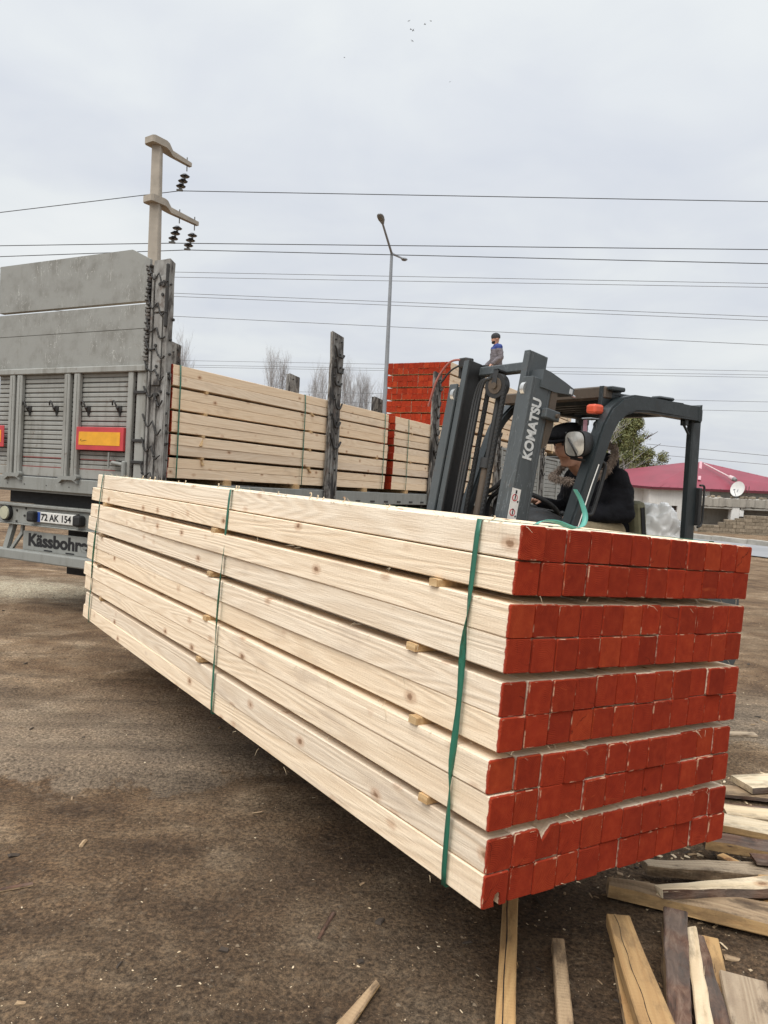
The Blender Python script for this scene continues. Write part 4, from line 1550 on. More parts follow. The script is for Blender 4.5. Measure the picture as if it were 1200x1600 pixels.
    q.box((.0018, -.012, .058), (.0022, .000, .076), 1, 0, Ms)
    q.build('pictogram', [STICK_R, BLACK, STICKER], st)
    # carriage, backrest and forks
    q = MB()
    q.box((-2.20, -.052, .36 - 1.465), (-1.30, -.006, .46 - 1.465), 0, .006, M)
    q.box((-2.20, -.052, .72 - 1.465), (-1.30, -.006, .82 - 1.465), 0, .006, M)
    q.box((-1.82, -.045, .46 - 1.465), (-1.70, -.01, .72 - 1.465), 0, .006, M)
    q.build('carriage', FORK_D, fork)
    bz = mast(1.75, .36, -.04)
    for t in (1.44, 2.04):
        q = MB()
        q.box((-t - .055, 1.245, .34), (-t + .055, 1.29, .86), 0, .006)
        q.build('fork_shank', FORK_D, fork)
    for t in (1.44, 2.04):
        q = MB()
        Mf = basis(M_FK.inverted().to_3x3() @ ub * -1, Vector((-1, 0, 0)), (M_FK.inverted().to_3x3() @ uc), M_FK.inverted() @ (MB_MAIN @ Vector((-t, 1.26, -.006))))
        q.prism([(0, -.048), (0, 0.0), (1.12, 0.0), (1.12, -.012)], .10, Mf @ basis((1, 0, 0), (0, 0, 1), (0, -1, 0), (0, .05, 0)))
        q.build('fork', FORK_D, fork)
    # curved hose bundle between the uprights
    q = MB()
    for k in range(4):
        o = k * .035
        q.tube(interp([F3(1.60 + .02, 1.62 + o * .5, 1.70 - o * .6), F3(1.72, 1.60 + o * .5, 1.60 - o * .8), F3(1.80 - o * .3, 1.58 + o, 1.54 - o * .6), F3(1.84 - o, 1.57 + o, 1.42), F3(1.84 - o, 1.57 + o, 1.2)], 6), .014, 8)
    q.build('hose_loop', RUBBER, fork)


build_mast()


def guard_side(t, name):
    """A pillar, bent corner, roof rail and rear post in one welded frame"""
    w = .085
    path = [(1.60, 1.0), (1.752, 1.36), (1.80, 1.47), (1.965, 1.885), (1.998, 1.955), (2.05, 2.03), (2.13, 2.085), (2.22, 2.108), (2.35, 2.112), (2.845, 2.098)]
    th = [.066] * 4 + [.068, .070, .070, .066, .062, .058]
    V, F = [], []
    P = [Vector((0, s, z)) for s, z in path]
    for i, p in enumerate(P):
        a = P[min(i + 1, len(P) - 1)] - P[max(i - 1, 0)]
        a.normalize()
        n = Vector((0, -a.z, a.y))
        for (dx, k) in ((-w / 2, 1), (w / 2, 1), (w / 2, -1), (-w / 2, -1)):
            q = p + n * th[i] * k * (.75 if t < 1.7 else .45) + Vector((0, 0, 0 if t < 1.7 or i < 6 else .022))
            V.append((-t + dx, q.y, q.z))
    for i in range(len(P) - 1):
        for k in range(4):
            F.append((i * 4 + k, (i + 1) * 4 + k, (i + 1) * 4 + (k + 1) % 4, i * 4 + (k + 1) % 4))
    mb = MB()
    mb.add(V, F, 0, False)
    mb.add([V[k] for k in range(4)], [(3, 2, 1, 0)])
    e = (len(P) - 1) * 4
    mb.add([V[e + k] for k in range(4)], [(0, 1, 2, 3)])
    bm = bmesh.new()
    me = mb.mesh('tmp')
    bm.from_mesh(me)
    bmesh.ops.remove_doubles(bm, verts=bm.verts, dist=1e-5)
    bmesh.ops.bevel(bm, geom=[ed for ed in bm.edges if ed.is_manifold and ed.calc_face_angle(0) > .6], offset=.012, segments=2, affect='EDGES')
    out = from_bm(bm)
    out.build(name, FORK_G, fork)


def build_guard():
    for t in (1.30, 2.20):
        guard_side(t, 'guard_frame')
        mb = MB()
        mb.box((-t - .035, 2.825, .85), (-t + .012, 2.915, 2.055), 0, .008)
        mb.box((-t - .040, 2.815, 2.045), (-t + .022, 2.918, 2.142), 0, .02)
        mb.build('rear_post', FORK_G, fork)
    # roof
    mb = MB()
    mb.box((-2.165, 2.03, 2.125), (-1.335, 2.10, 2.195), 0, .008)
    mb.build('guard_front_bar', RUSTY, fork)
    mb = MB()
    mb.box((-2.165, 2.80, 2.09), (-1.335, 2.87, 2.14), 0, .006)
    for s in (2.22, 2.34, 2.46, 2.58, 2.70):
        mb.box((-2.16, s, 2.115), (-1.34, s + .035, 2.150), 0, .004)
    mb.build('guard_bar', FORK_G, fork)
    mb = MB()
    mb.box((-2.16, 2.102, 2.152), (-1.34, 2.79, 2.164))
    mb.build('roof_panel', FORK_G, fork)
    mb = MB()
    mb.prism([(2.03, 2.196), (2.19, 2.175), (2.15, 2.12), (2.05, 2.03), (2.02, 2.03)], .03, basis((0, 1, 0), (0, 0, 1), (1, 0, 0), (-1.375, 0, 0)))
    mb.box((-1.385, 2.05, 2.170), (-1.30, 2.17, 2.195), 0, .006)
    mb.build('guard_gusset', FORK_G, fork)
    mb = MB()
    mb.box((-1.30 - .04, 2.45, 2.155), (-1.30 + .03, 2.60, 2.175), 0, .008)
    mb.cyl(F3(1.30, 2.72, 2.05), F3(1.30, 2.80, 1.97), .008, n=6)
    mb.box((-1.32, 2.735, 2.02), (-1.28, 2.765, 2.07), 0, .004)
    mb.build('guard_latch', FORK_G, fork)
    # white edge line on the A pillar (cable in a sleeve)
    mb = MB()
    mb.tube([F3(1.252, 1.775, 1.40), F3(1.252, 1.86, 1.62), F3(1.252, 1.915, 1.745)], .0035, 6)
    mb.build('pillar_cable', STICKER, fork)
    # grab handle behind the near A pillar
    mb = MB()
    mb.tube(interp([F3(1.29, 1.96, 1.76), F3(1.29, 2.00, 1.755), F3(1.29, 2.01, 1.70), F3(1.29, 1.94, 1.50), F3(1.29, 1.915, 1.465), F3(1.29, 1.87, 1.465)], 5), .011, 8)
    mb.build('grab_handle', FORK_D, fork)
    # handle and black strip on the rear post
    mb = MB()
    mb.box((-1.30 - .03, 2.907, 1.40), (-1.30 + .04, 2.935, 1.64), 0, .006)
    mb.tube(interp([F3(1.28, 2.93, 1.655), F3(1.28, 2.975, 1.65), F3(1.28, 2.98, 1.60), F3(1.28, 2.978, 1.45), F3(1.28, 2.965, 1.40), F3(1.28, 2.93, 1.39)], 5), .007, 8)
    mb.build('rear_handle', FORK_D, fork)
    # work lamp
    lc = F3(1.335, 1.885, 1.862)
    d = Vector((.20, -1, -.10)).normalized()
    sx = Vector((0, 0, 1)).cross(d).normalized()
    uz = d.cross(sx)
    Ml = basis(sx, uz, d, lc + d * .02)
    mb = MB()
    rr = [(.0, .058), (.05, .066), (.10, .070), (.112, .071)]

    def rrect(h, k=5, sq=.62):
        out = []
        for i in range(20):
            a = 2 * math.pi * i / 20
            c, s = math.cos(a), math.sin(a)
            out.append((h * .92 * math.copysign(abs(c) ** sq, c), h * 1.05 * math.copysign(abs(s) ** sq, s)))
        return out
    V, F = [], []
    for (dz, h) in rr:
        V += [(x, y, dz - .02) for x, y in rrect(h)]
    for i in range(len(rr) - 1):
        for k in range(20):
            F.append((i * 20 + k, i * 20 + (k + 1) % 20, (i + 1) * 20 + (k + 1) % 20, (i + 1) * 20 + k))
    F.append(list(range(20))[::-1])
    mb.add(V, F, 0, True, Ml)
    mb.add([(x, y, .080) for x, y in rrect(.070)], [list(range(20))], 0, False, Ml)
    wl = mb.build('work_lamp', FORK_D, fork)
    mb = MB()
    V = [(x, y, .0935) for x, y in rrect(.064)] + [(x * .6, y * .6, .103) for x, y in rrect(.064)] + [(0, 0, .106)]
    F = [(k, (k + 1) % 20, 20 + (k + 1) % 20, 20 + k) for k in range(20)] + [(20 + k, 20 + (k + 1) % 20, 40) for k in range(20)]
    mb.add(V, F, 0, True, Ml)
    mb.build('lamp_lens', LENS, wl)
    mb = MB()
    mb.tube([Ml @ Vector((-.072, .06, .06)), Ml @ Vector((-.02, .02, .114)), Ml @ Vector((.02, -.05, .115)), Ml @ Vector((.0, -.085, .06))], .005, 6)
    mb.tube([Ml @ Vector((-.05, -.08, .05)), Ml @ Vector((.02, -.095, .02)), lc + Vector((.0, .08, -.09))], .008, 6)
    mb.build('lamp_guard', FORK_D, wl)
    # turn signal with bracket
    mb = MB()
    oc = F3(1.345, 1.965, 2.057)
    mb.box(oc - Vector((.034, .040, .027)), oc + Vector((.034, .040, .027)), 0, .014)
    mb.build('turn_signal', ORANGE, fork)
    mb = MB()
    mb.box(oc + Vector((-.04, -.065, -.060)), oc + Vector((.03, .025, -.052)), 2, .003)
    mb.box(oc + Vector((-.02, .03, -.13)), oc + Vector((.03, .075, -.03)), 0, .006)
    mb.ball(oc + Vector((.0, .04, -.085)), (.03, .035, .028), nu=10, nv=8)
    mb.cyl(oc + Vector((.02, .02, -.15)), oc + Vector((.02, .10, -.19)), .011, n=8, mi=1)
    mb.tube(interp([oc + Vector((.03, -.02, -.08)), oc + Vector((.045, -.03, -.14)), oc + Vector((.03, -.055, -.22)), oc + Vector((.02, -.08, -.27))], 5), .004, 6)
    mb.build('lamp_bracket', [FORK_D, STEEL, GALV], fork)
    # small pink tag hanging inside the cab
    mb = MB()
    mb.box(F3(1.60, 2.17, 1.945), F3(1.57, 2.173, 2.02))
    mb.build('hanging_tag', plain('pink_tag', (0.55, 0.30, 0.36), .6), fork)


build_guard()


def build_fork_body():
    # steering
    c = F3(1.76, 1.94, 1.49)
    ax = Vector((0, .50, .866)).normalized()
    e1 = Vector((1, 0, 0))
    e2 = ax.cross(e1)
    mb = MB()
    ring = [c + (e1 * math.cos(a) + e2 * math.sin(a)) * .165 for a in [2 * math.pi * i / 40 for i in range(41)]]
    mb.tube(ring, .0145, 10, caps=False)
    sw = mb.build('steering_wheel', RUBBER, fork)
    mb = MB()
    mb.ball(c - ax * .03, (.05, .05, .03), nu=12, nv=8)
    for a in (.5, 2.6, 4.71):
        p = c + (e1 * math.cos(a) + e2 * math.sin(a)) * .16
        mb.obox(c - ax * .025, p, .045, .014, ax, 0, .004)
    mb.cyl(c - ax * .04, c - ax * .34, .035, .05, n=12)
    mb.build('steering_column', FORK_D, sw)
    mb = MB()
    mb.ball(F3(1.70, 1.84, 1.36), (.30, .17, .12), nu=24, nv=12)
    mb.box(F3(2.10, 1.70, .75), F3(1.36, 1.98, 1.36), 0, .04)
    mb.build('dashboard', FORK_D, fork)
    for k, t in enumerate((1.52, 1.47)):
        mb = MB()
        mb.tube([F3(t, 1.90, 1.35), F3(t - .01, 1.93, 1.45)], .007, 8)
        mb.ball(F3(t - .01, 1.93, 1.455), .016, nu=10, nv=8)
        mb.build('lever', FORK_D, fork)
    # body
    mb = MB()
    mb.box((-2.25, 1.60, .28), (-1.25, 2.45, .78), 0, .03)
    mb.build('body', FORK, fork)
    mb = MB()
    mb.prism([(2.30, .28), (3.25, .28), (3.42, .5), (3.40, .95), (3.28, 1.10), (2.40, 1.08), (2.30, .95)], 1.02, basis((0, 1, 0), (0, 0, 1), (1, 0, 0), (-2.26, 0, 0)))
    mb.build('counterweight', FORK, fork)
    for (t0, t1, s, r_) in ((1.20, 1.40, 1.78, .33), (2.10, 2.30, 1.78, .33), (1.28, 1.44, 3.05, .26), (2.06, 2.22, 3.05, .26)):
        mb = MB()
        prof = [(0, .55), (0, .93), (.12, 1), (.88, 1), (1, .93), (1, .55)]
        V, F = [], []
        n, m = 32, len(prof)
        for i in range(n):
            a = 2 * math.pi * i / n
            for (u, v) in prof:
                V.append((-(t0 + (t1 - t0) * u), s + r_ * v * math.cos(a), r_ + r_ * v * math.sin(a)))
        for i in range(n):
            for k in range(m):
                F.append((i * m + k, ((i + 1) % n) * m + k, ((i + 1) % n) * m + (k + 1) % m, i * m + (k + 1) % m))
        mb.add(V, F, 0, True)
        wh = mb.build('wheel', RUBBER, fork)
        mb = MB()
        mb.cyl(F3(t0 + .03, s, r_), F3(t1 - .03, s, r_), r_ * .56, n=20)
        mb.build('rim', FORK, wh)
    # seat
    mb = MB()
    mb.box((-1.98, 2.38, 1.10), (-1.52, 2.86, 1.21), 0, .04)
    mb.build('seat', SEATM, fork)
    Mb = basis((1, 0, 0), (0, .985, .17), (0, -.17, .985), F3(1.75, 2.745, 1.12))
    mb = MB()
    mb.box((-.25, -.035, 0), (.23, .06, .42), 0, .035, Mb)
    so = mb.build('backrest', SEATM, fork)
    mb = MB()
    mb.box((.228, -.01, .10), (.234, .025, .38), 0, 0, Mb)
    mb.build('backrest_gap', BLACK, so)


build_fork_body()


# ------------------------------------------------------------------ people
def head_into(mb, M, k=1.0, nose=1.0):
    """head with face: local x right, y forward, z up, origin at the neck joint"""
    rows = [(-.02, .050, .050, .052), (.02, .052, .056, .055), (.04, .060, .070, .056), (.055, .085, .074, .058), (.07, .094, .078, .062), (.09, .094, .083, .066), (.11, .094, .090, .070), (.135, .090, .096, .073), (.16, .094, .099, .074), (.185, .090, .099, .074), (.205, .074, .088, .066), (.222, .046, .062, .048), (.231, .016, .026, .018)]
    n = 28
    V, F = [], []
    for (z, f, b, w) in rows:
        for i in range(n):
            a = 2 * math.pi * i / n
            c, s = math.cos(a), math.sin(a)
            y = (f if c > 0 else b) * math.copysign(abs(c) ** .9, c)
            x = w * math.copysign(abs(s) ** .85, s)
            nb = math.exp(-(a if a < math.pi else a - 2 * math.pi) ** 2 / .045)
            if .085 < z < .15:
                y += nose * nb * {.09: .018, .11: .030, .135: .012}.get(z, 0)
            if z == .135:
                for sg in (.42, -.42):
                    y -= .012 * math.exp(-(((a if a < math.pi else a - 2 * math.pi) - sg) ** 2) / .03)
            if z == .07:
                y += nb * .006
            V.append(Vector((x, y, z)) * k)
    for i in range(len(rows) - 1):
        for j in range(n):
            F.append((i * n + j, i * n + (j + 1) % n, (i + 1) * n + (j + 1) % n, (i + 1) * n + j))
    F.append(list(range(n))[::-1])
    F.append([(len(rows) - 1) * n + j for j in range(n)])
    mb.add(V, F, 0, True, M)
    for sx in (-1, 1):
        mb.ball(M @ (Vector((sx * .076, -.012, .115)) * k), (.010 * k, .020 * k, .032 * k), M.to_3x3().to_4x4(), 10, 8)


def hand_into(mb, M, k=1.0):
    """relaxed curled hand: local y along the fingers, x across, z back of the hand"""
    V = [(0, 0, 0), (0, .04, 0), (.002, .085, 0)]
    mesh_into(mb, skin([Vector(v) * k for v in V], [(0, 1), (1, 2)], [(.022 * k, .018 * k), (.036 * k, .016 * k), (.037 * k, .013 * k)], 1), M)
    for (x, l) in ((-.028, .070), (-.009, .080), (.010, .076), (.028, .060)):
        P = [Vector((x, .080, 0)), Vector((x * 1.08, .080 + l * .42, -.004)), Vector((x * 1.1, .080 + l * .70, -.026)), Vector((x * 1.08, .080 + l * .72, -.048))]
        mesh_into(mb, skin([p * k for p in P], [(0, 1), (1, 2), (2, 3)], [.0095 * k, .0088 * k, .0082 * k, .0070 * k], 1), M)
    P = [Vector((-.028, .022, -.004)), Vector((-.052, .050, -.014)), Vector((-.054, .078, -.030)), Vector((-.044, .098, -.040))]
    mesh_into(mb, skin([p * k for p in P], [(0, 1), (1, 2), (2, 3)], [.013 * k, .011 * k, .0095 * k, .0075 * k], 1), M)


def body_into(mb, J, R_):
    names = list(J)
    idx = {n: i for i, n in enumerate(names)}
    E = [(idx[a], idx[b]) for a, b in BONES if a in idx and b in idx]
    mesh_into(mb, skin([J[n] for n in names], E, [R_[n] for n in names], 2, idx['pelvis']))


def capsules_into(mb, J, R_):
    """overlapping balls along every bone; the voxel remesh joins them into one garment"""
    for a, b in BONES:
        if a not in J or b not in J:
            continue
        ra = Vector(R_[a] + (min(R_[a]),)) if isinstance(R_[a], tuple) else Vector((R_[a],) * 3)
        rb_ = Vector(R_[b] + (min(R_[b]),)) if isinstance(R_[b], tuple) else Vector((R_[b],) * 3)
        if a == 'chest' and b.startswith('sh'):
            ra = rb_ * 1.25
        n = max(3, int((J[b] - J[a]).length / .03))
        for i in range(n + 1):
            t = i / n
            mb.ball(J[a].lerp(J[b], t), ra.lerp(rb_, t), None, 16, 10)


BONES = [('pelvis', 'belly'), ('belly', 'chest'), ('chest', 'neck'), ('neck', 'skull'), ('chest', 'sh_l'), ('sh_l', 'el_l'), ('el_l', 'wr_l'), ('chest', 'sh_r'), ('sh_r', 'el_r'), ('el_r', 'wr_r'),
         ('pelvis', 'hip_l'), ('hip_l', 'kn_l'), ('kn_l', 'an_l'), ('an_l', 'toe_l'), ('pelvis', 'hip_r'), ('hip_r', 'kn_r'), ('kn_r', 'an_r'), ('an_r', 'toe_r')]
RADII = dict(pelvis=(.15, .11), belly=(.14, .105), chest=(.16, .115), neck=.058, skull=.055, sh_l=.062, el_l=.046, wr_l=.030, sh_r=.062, el_r=.046, wr_r=.030,
             hip_l=.088, kn_l=.062, an_l=.045, toe_l=.040, hip_r=.088, kn_r=.062, an_r=.045, toe_r=.040)


def frame_from(fwd, upv, o):
    f = Vector(fwd).normalized()
    u = Vector(upv)
    u = (u - f * u.dot(f)).normalized()
    return basis(f.cross(u), f, u, o)


def build_driver():
    M = M_FK @ Matrix.Translation(F3(1.75, 2.62, 1.21))
    root = empty('person', M, 'driver in black fur trimmed parka and flat cap leaning forward at the forklift wheel', 'person')
    inv = Vector(F3(1.75, 2.62, 1.21))

    def D(t, s, z):
        return F3(t, s, z) - inv
    J = dict(pelvis=D(1.75, 2.64, 1.30), belly=D(1.75, 2.65, 1.44), chest=D(1.75, 2.56, 1.63), neck=D(1.75, 2.34, 1.73), skull=D(1.75, 2.24, 1.80),
             sh_l=D(1.59, 2.51, 1.66), el_l=D(1.54, 2.54, 1.46), wr_l=D(1.60, 2.20, 1.435), sh_r=D(1.91, 2.49, 1.66), el_r=D(1.95, 2.44, 1.44), wr_r=D(1.90, 2.14, 1.50),
             hip_l=D(1.63, 2.54, 1.325), kn_l=D(1.57, 2.16, 1.345), an_l=D(1.60, 2.03, .90), toe_l=D(1.60, 1.90, .85), hip_r=D(1.86, 2.56, 1.28), kn_r=D(1.90, 2.16, 1.29), an_r=D(1.90, 2.03, .90), toe_r=D(1.90, 1.90, .85))
    mb = MB()
    capsules_into(mb, J, {a: (tuple(x * .82 for x in r_) if isinstance(r_, tuple) else r_) for a, r_ in RADII.items()})
    Mh = frame_from((.06, -1, -.26), (0, -.12, 1), D(1.75, 2.236, 1.762))
    head_into(mb, Mh, .98)
    hand_into(mb, frame_from((.0, -1, -.05), (.35, 0, 1), D(1.605, 2.185, 1.435)))
    hand_into(mb, frame_from((.1, -1, .1), (-.3, 0, 1), D(1.895, 2.13, 1.505)))
    me = remesh(mb, .0065, 3)
    b = link('body', me, [SKIN, KHAKI], root)
    for p in me.polygons:
        if p.center.z < .20:
            p.material_index = 1
    # parka
    mb = MB()
    JJ = {k: J[k].copy() for k in ('pelvis', 'belly', 'chest', 'neck', 'sh_l', 'el_l', 'wr_l', 'sh_r', 'el_r', 'wr_r')}
    JJ['neck'] = D(1.75, 2.40, 1.71)
    JJ['chest'] += Vector((0, -.02, .0))
    JJ['belly'] += Vector((0, -.01, 0))
    RR = dict(RADII)
    RR.update(pelvis=(.16, .125), belly=(.16, .130), chest=(.155, .125), neck=.078, sh_l=.080, el_l=.068, wr_l=.046, sh_r=.080, el_r=.068, wr_r=.046)
    capsules_into(mb, JJ, RR)
    # hood lying on the shoulders
    mb.ball(D(1.75, 2.51, 1.77), (.15, .11, .080), None, 18, 10)
    mb.ball(D(1.75, 2.40, 1.58), (.165, .11, .16), None, 16, 10)
    mb.ball(D(1.58, 2.53, 1.55), (.085, .11, .14), None, 14, 10)
    jm = remesh(mb, .011, 3)
    for v in jm.vertices:
        c = v.co
        w = .011 * noise.noise((c.x * 8, c.y * 8, c.z * 17)) + .006 * noise.noise((c.x * 18, c.y * 18, c.z * 38))
        v.co = c + v.normal * w
    link('jacket', jm, JACKET, root)
    # fur on the hood edge
    r = random.Random(8)
    mb = MB()
    loop = interp([D(1.60, 2.36, 1.68), D(1.57, 2.40, 1.75), D(1.57, 2.45, 1.83), D(1.63, 2.48, 1.88), D(1.75, 2.50, 1.89), D(1.87, 2.48, 1.88), D(1.93, 2.45, 1.83), D(1.93, 2.38, 1.74), D(1.91, 2.28, 1.68), D(1.85, 2.20, 1.67), D(1.78, 2.165, 1.655), D(1.70, 2.20, 1.645)], 10)
    for p in loop:
        for _ in range(60):
            d = Vector((r.gauss(0, 1), r.gauss(0, 1), r.gauss(0, 1))).normalized()
            q = p + Vector((r.uniform(-.012, .012), r.uniform(-.012, .012), r.uniform(-.012, .012)))
            ln = r.uniform(.012, .030)
            mb.tube([q, q + d * ln * .6, q + d * ln + Vector((0, 0, -.008))], [.0022, .0016, .0005], 3, 0, False)
    mb.build('fur_trim', FUR, root)
    # flat cap
    mb = MB()
    V, F = [], []
    n = 28
    rows = [(.150, 1.00, .0), (.165, 1.08, .012), (.188, 1.14, .018), (.216, 1.08, .014), (.240, .82, .002), (.250, .36, -.004), (.251, .02, -.006)]
    for (z, k, dy) in rows:
        for i in range(n):
            a = 2 * math.pi * i / n
            c, s = math.cos(a), math.sin(a)
            f = .108 if c > 0 else .106
            V.append(Mh @ Vector((.082 * s * k, f * c * k + dy, z - (.012 if c > .3 and z > .2 else 0))))
    for i in range(len(rows) - 1):
        for j in range(n):
            F.append((i * n + j, i * n + (j + 1) % n, (i + 1) * n + (j + 1) % n, (i + 1) * n + j))
    mb.add(V, F, 0, True)
    poly = []
    V = []
    for i in range(15):
        a = -1.05 + 2.1 * i / 14
        V.append(Mh @ Vector((.084 * math.sin(a), .088 * math.cos(a), .168)))
        V.append(Mh @ Vector((.098 * math.sin(a), .088 * math.cos(a) + .075 * math.cos(a * 1.1), .150)))
    nV = len(V)
    V += [v + Mh.to_3x3() @ Vector((0, 0, .014)) for v in V]
    F = []
    for i in range(14):
        F += [(2 * i, 2 * i + 1, 2 * i + 3, 2 * i + 2), (nV + 2 * i, nV + 2 * i + 2, nV + 2 * i + 3, nV + 2 * i + 1), (2 * i + 1, nV + 2 * i + 1, nV + 2 * i + 3, 2 * i + 3)]
    mb.add(V, F, 0, True)
    mb.build('cap', CAPM, root)
    # hair above the ear, brows
    mb = MB()
    for sx in (-1, 1):
        mb.ball(Mh @ Vector((sx * .066, -.03, .135)), (.014, .045, .03), Mh.to_3x3().to_4x4(), 10, 8)
    mb.build('hair', plain('grey_hair', (0.10, 0.095, 0.09), .9), root)
    for sx in (-1, 1):
        mb = MB()
        mb.ball(Mh @ Vector((sx * .031, .078, .134)), .011, None, 10, 8)
        mb.build('eye', plain('eye_dark', (0.05, 0.04, 0.035), .2), root)


build_driver()


def build_loader():
    # stands on the raised bundle at the front of the load
    feet = M_TR @ Vector((-1.20, 12.25, 3.772))
    fw_ = Vector((-.97, -.22, 0)).normalized()
    rt = fw_.cross(Vector((0, 0, 1)))
    M = basis(rt, fw_, Vector((0, 0, 1)), feet)
    root = empty('person', M, 'man in grey work jacket with blue shoulders and knit cap standing on the timber load', 'person')
    k = .92
    V3 = lambda x, y, z: Vector((x, y, z)) * k
    J = dict(pelvis=V3(0, .0, .92), belly=V3(0, .0, 1.08), chest=V3(0, -.01, 1.30), neck=V3(0, .01, 1.47), skull=V3(0, .03, 1.53),
             sh_l=V3(-.19, 0, 1.38), el_l=V3(-.25, -.03, 1.12), wr_l=V3(-.22, .16, .96), sh_r=V3(.19, 0, 1.38), el_r=V3(.25, -.03, 1.12), wr_r=V3(.22, .16, .96),
             hip_l=V3(-.10, 0, .88), kn_l=V3(-.11, .06, .48), an_l=V3(-.11, -.02, .09), toe_l=V3(-.12, .14, .04), hip_r=V3(.10, 0, .88), kn_r=V3(.11, .06, .48), an_r=V3(.11, -.02, .09), toe_r=V3(.12, .14, .04))
    mb = MB()
    capsules_into(mb, J, {a: (tuple(x * k * .85 for x in r_) if isinstance(r_, tuple) else r_ * k) for a, r_ in RADII.items()})
    Mh = frame_from((.1, 1, -.1), (0, 0, 1), V3(0, .025, 1.49))
    head_into(mb, Mh, 1.0)
    for s in (-1, 1):
        hand_into(mb, frame_from((0, .75, -.6), (s * .6, .3, .6), V3(s * .22, .165, .955)), k)
    me = remesh(mb, .009, 3)
    link('body', me, [SKIN, NAVY], root)
    for p in me.polygons:
        if p.center.z < .98 * k and abs(p.center.x) < .2 * k:
            p.material_index = 1
    mb = MB()
    JJ = {a: J[a].copy() for a in ('pelvis', 'belly', 'chest', 'neck', 'sh_l', 'el_l', 'wr_l', 'sh_r', 'el_r', 'wr_r')}
    JJ['neck'] = V3(0, .0, 1.44)
    RR = dict(RADII)
    RR.update(pelvis=(.20, .165), belly=(.20, .165), chest=(.20, .16), neck=.080, sh_l=.095, el_l=.080, wr_l=.058, sh_r=.095, el_r=.080, wr_r=.058)
    capsules_into(mb, JJ, {a: (tuple(x * k for x in r_) if isinstance(r_, tuple) else r_ * k) for a, r_ in RR.items()})
    jm = remesh(mb, .012, 3)
    for v in jm.vertices:
        c = v.co
        v.co = c + v.normal * (.012 * noise.noise((c.x * 8, c.y * 8, c.z * 15)) + .007 * noise.noise((c.x * 18, c.y * 18, c.z * 34)))
    link('jacket', jm, [GREYCOAT, BLUECOAT], root)
    for p in jm.polygons:
        if p.center.z > 1.345 * k:
            p.material_index = 1
    mb = MB()
    n = 24
    rows = [(.135, 1.02), (.16, 1.07), (.20, 1.07), (.235, .90), (.262, .55), (.275, .05)]
    V = [Mh @ Vector((.080 * kk * math.sin(2 * math.pi * i / n), .106 * kk * math.cos(2 * math.pi * i / n) - .004, z)) for z, kk in rows for i in range(n)]
    F = [(i * n + j, i * n + (j + 1) % n, (i + 1) * n + (j + 1) % n, (i + 1) * n + j) for i in range(len(rows) - 1) for j in range(n)]
    mb.add(V, F, 0, True)
    mb.build('knit_cap', BEANIE, root)
    mb = MB()
    mb.ball(Mh @ Vector((0, .070, .040)), (.045, .036, .036), Mh.to_3x3().to_4x4(), 14, 10)
    mb.ball(Mh @ Vector((0, .045, .055)), (.060, .045, .045), Mh.to_3x3().to_4x4(), 14, 10)
    mb.build('beard', BEARD, root)


build_loader()


def build_bag():
    # crumpled sheet stuffed behind the seat, resting on the counterweight
    r = random.Random(4)
    bm = bmesh.new()
    bmesh.ops.create_icosphere(bm, subdivisions=5, radius=1)
    for v in bm.verts:
        c = v.co.copy()
        a = noise.noise(c * 1.6 + Vector((3, 1, 7)))
        b = abs(noise.noise(c * 3.3)) * 1.2
        d = abs(noise.noise(c * 7.5)) * .45
        e = .82 + .28 * a - .30 * b - .22 * d
        v.co = Vector((c.x * .30, c.y * .175, c.z * .34)) * e
        if c.z < -.3:
            v.co.z = max(v.co.z, -.15)
    mb = from_bm(bm, True)
    M = M_FK @ basis((1, 0, 0), (0, 1, 0), (0, 0, 1), F3(1.58, 2.93, 1.25))
    o = mb.build('plastic_bag', BAG)
    o.matrix_world = M @ Matrix.Rotation(.3, 4, 'Z')
    tag(o, 'crumpled white plastic bag stuffed behind the forklift seat', 'plastic bag')
    bm = bmesh.new()
    bmesh.ops.create_icosphere(bm, subdivisions=5, radius=1)
    for v in bm.verts:
        c = v.co.copy()
        e = .85 + .30 * noise.noise(c * 2 + Vector((1, 5, 2))) - .38 * abs(noise.noise(c * 4.1)) - .12 * abs(noise.noise(c * 9))
        v.co = Vector((c.x * .28, c.y * .14, c.z * .10)) * e
        if c.z < -.2:
            v.co.z = max(v.co.z, -.055)
    o = from_bm(bm, True).build('plastic_sheet', BAG)
    o.matrix_world = M_FK @ Matrix.Translation(F3(1.50, 3.08, 1.165))
    tag(o, 'flat bunched white plastic sheet beside the rear post of the forklift', 'plastic sheet')


build_bag()


# ------------------------------------------------------------------ offcuts on the ground
def gz(x, y):
    return terr(x, y)


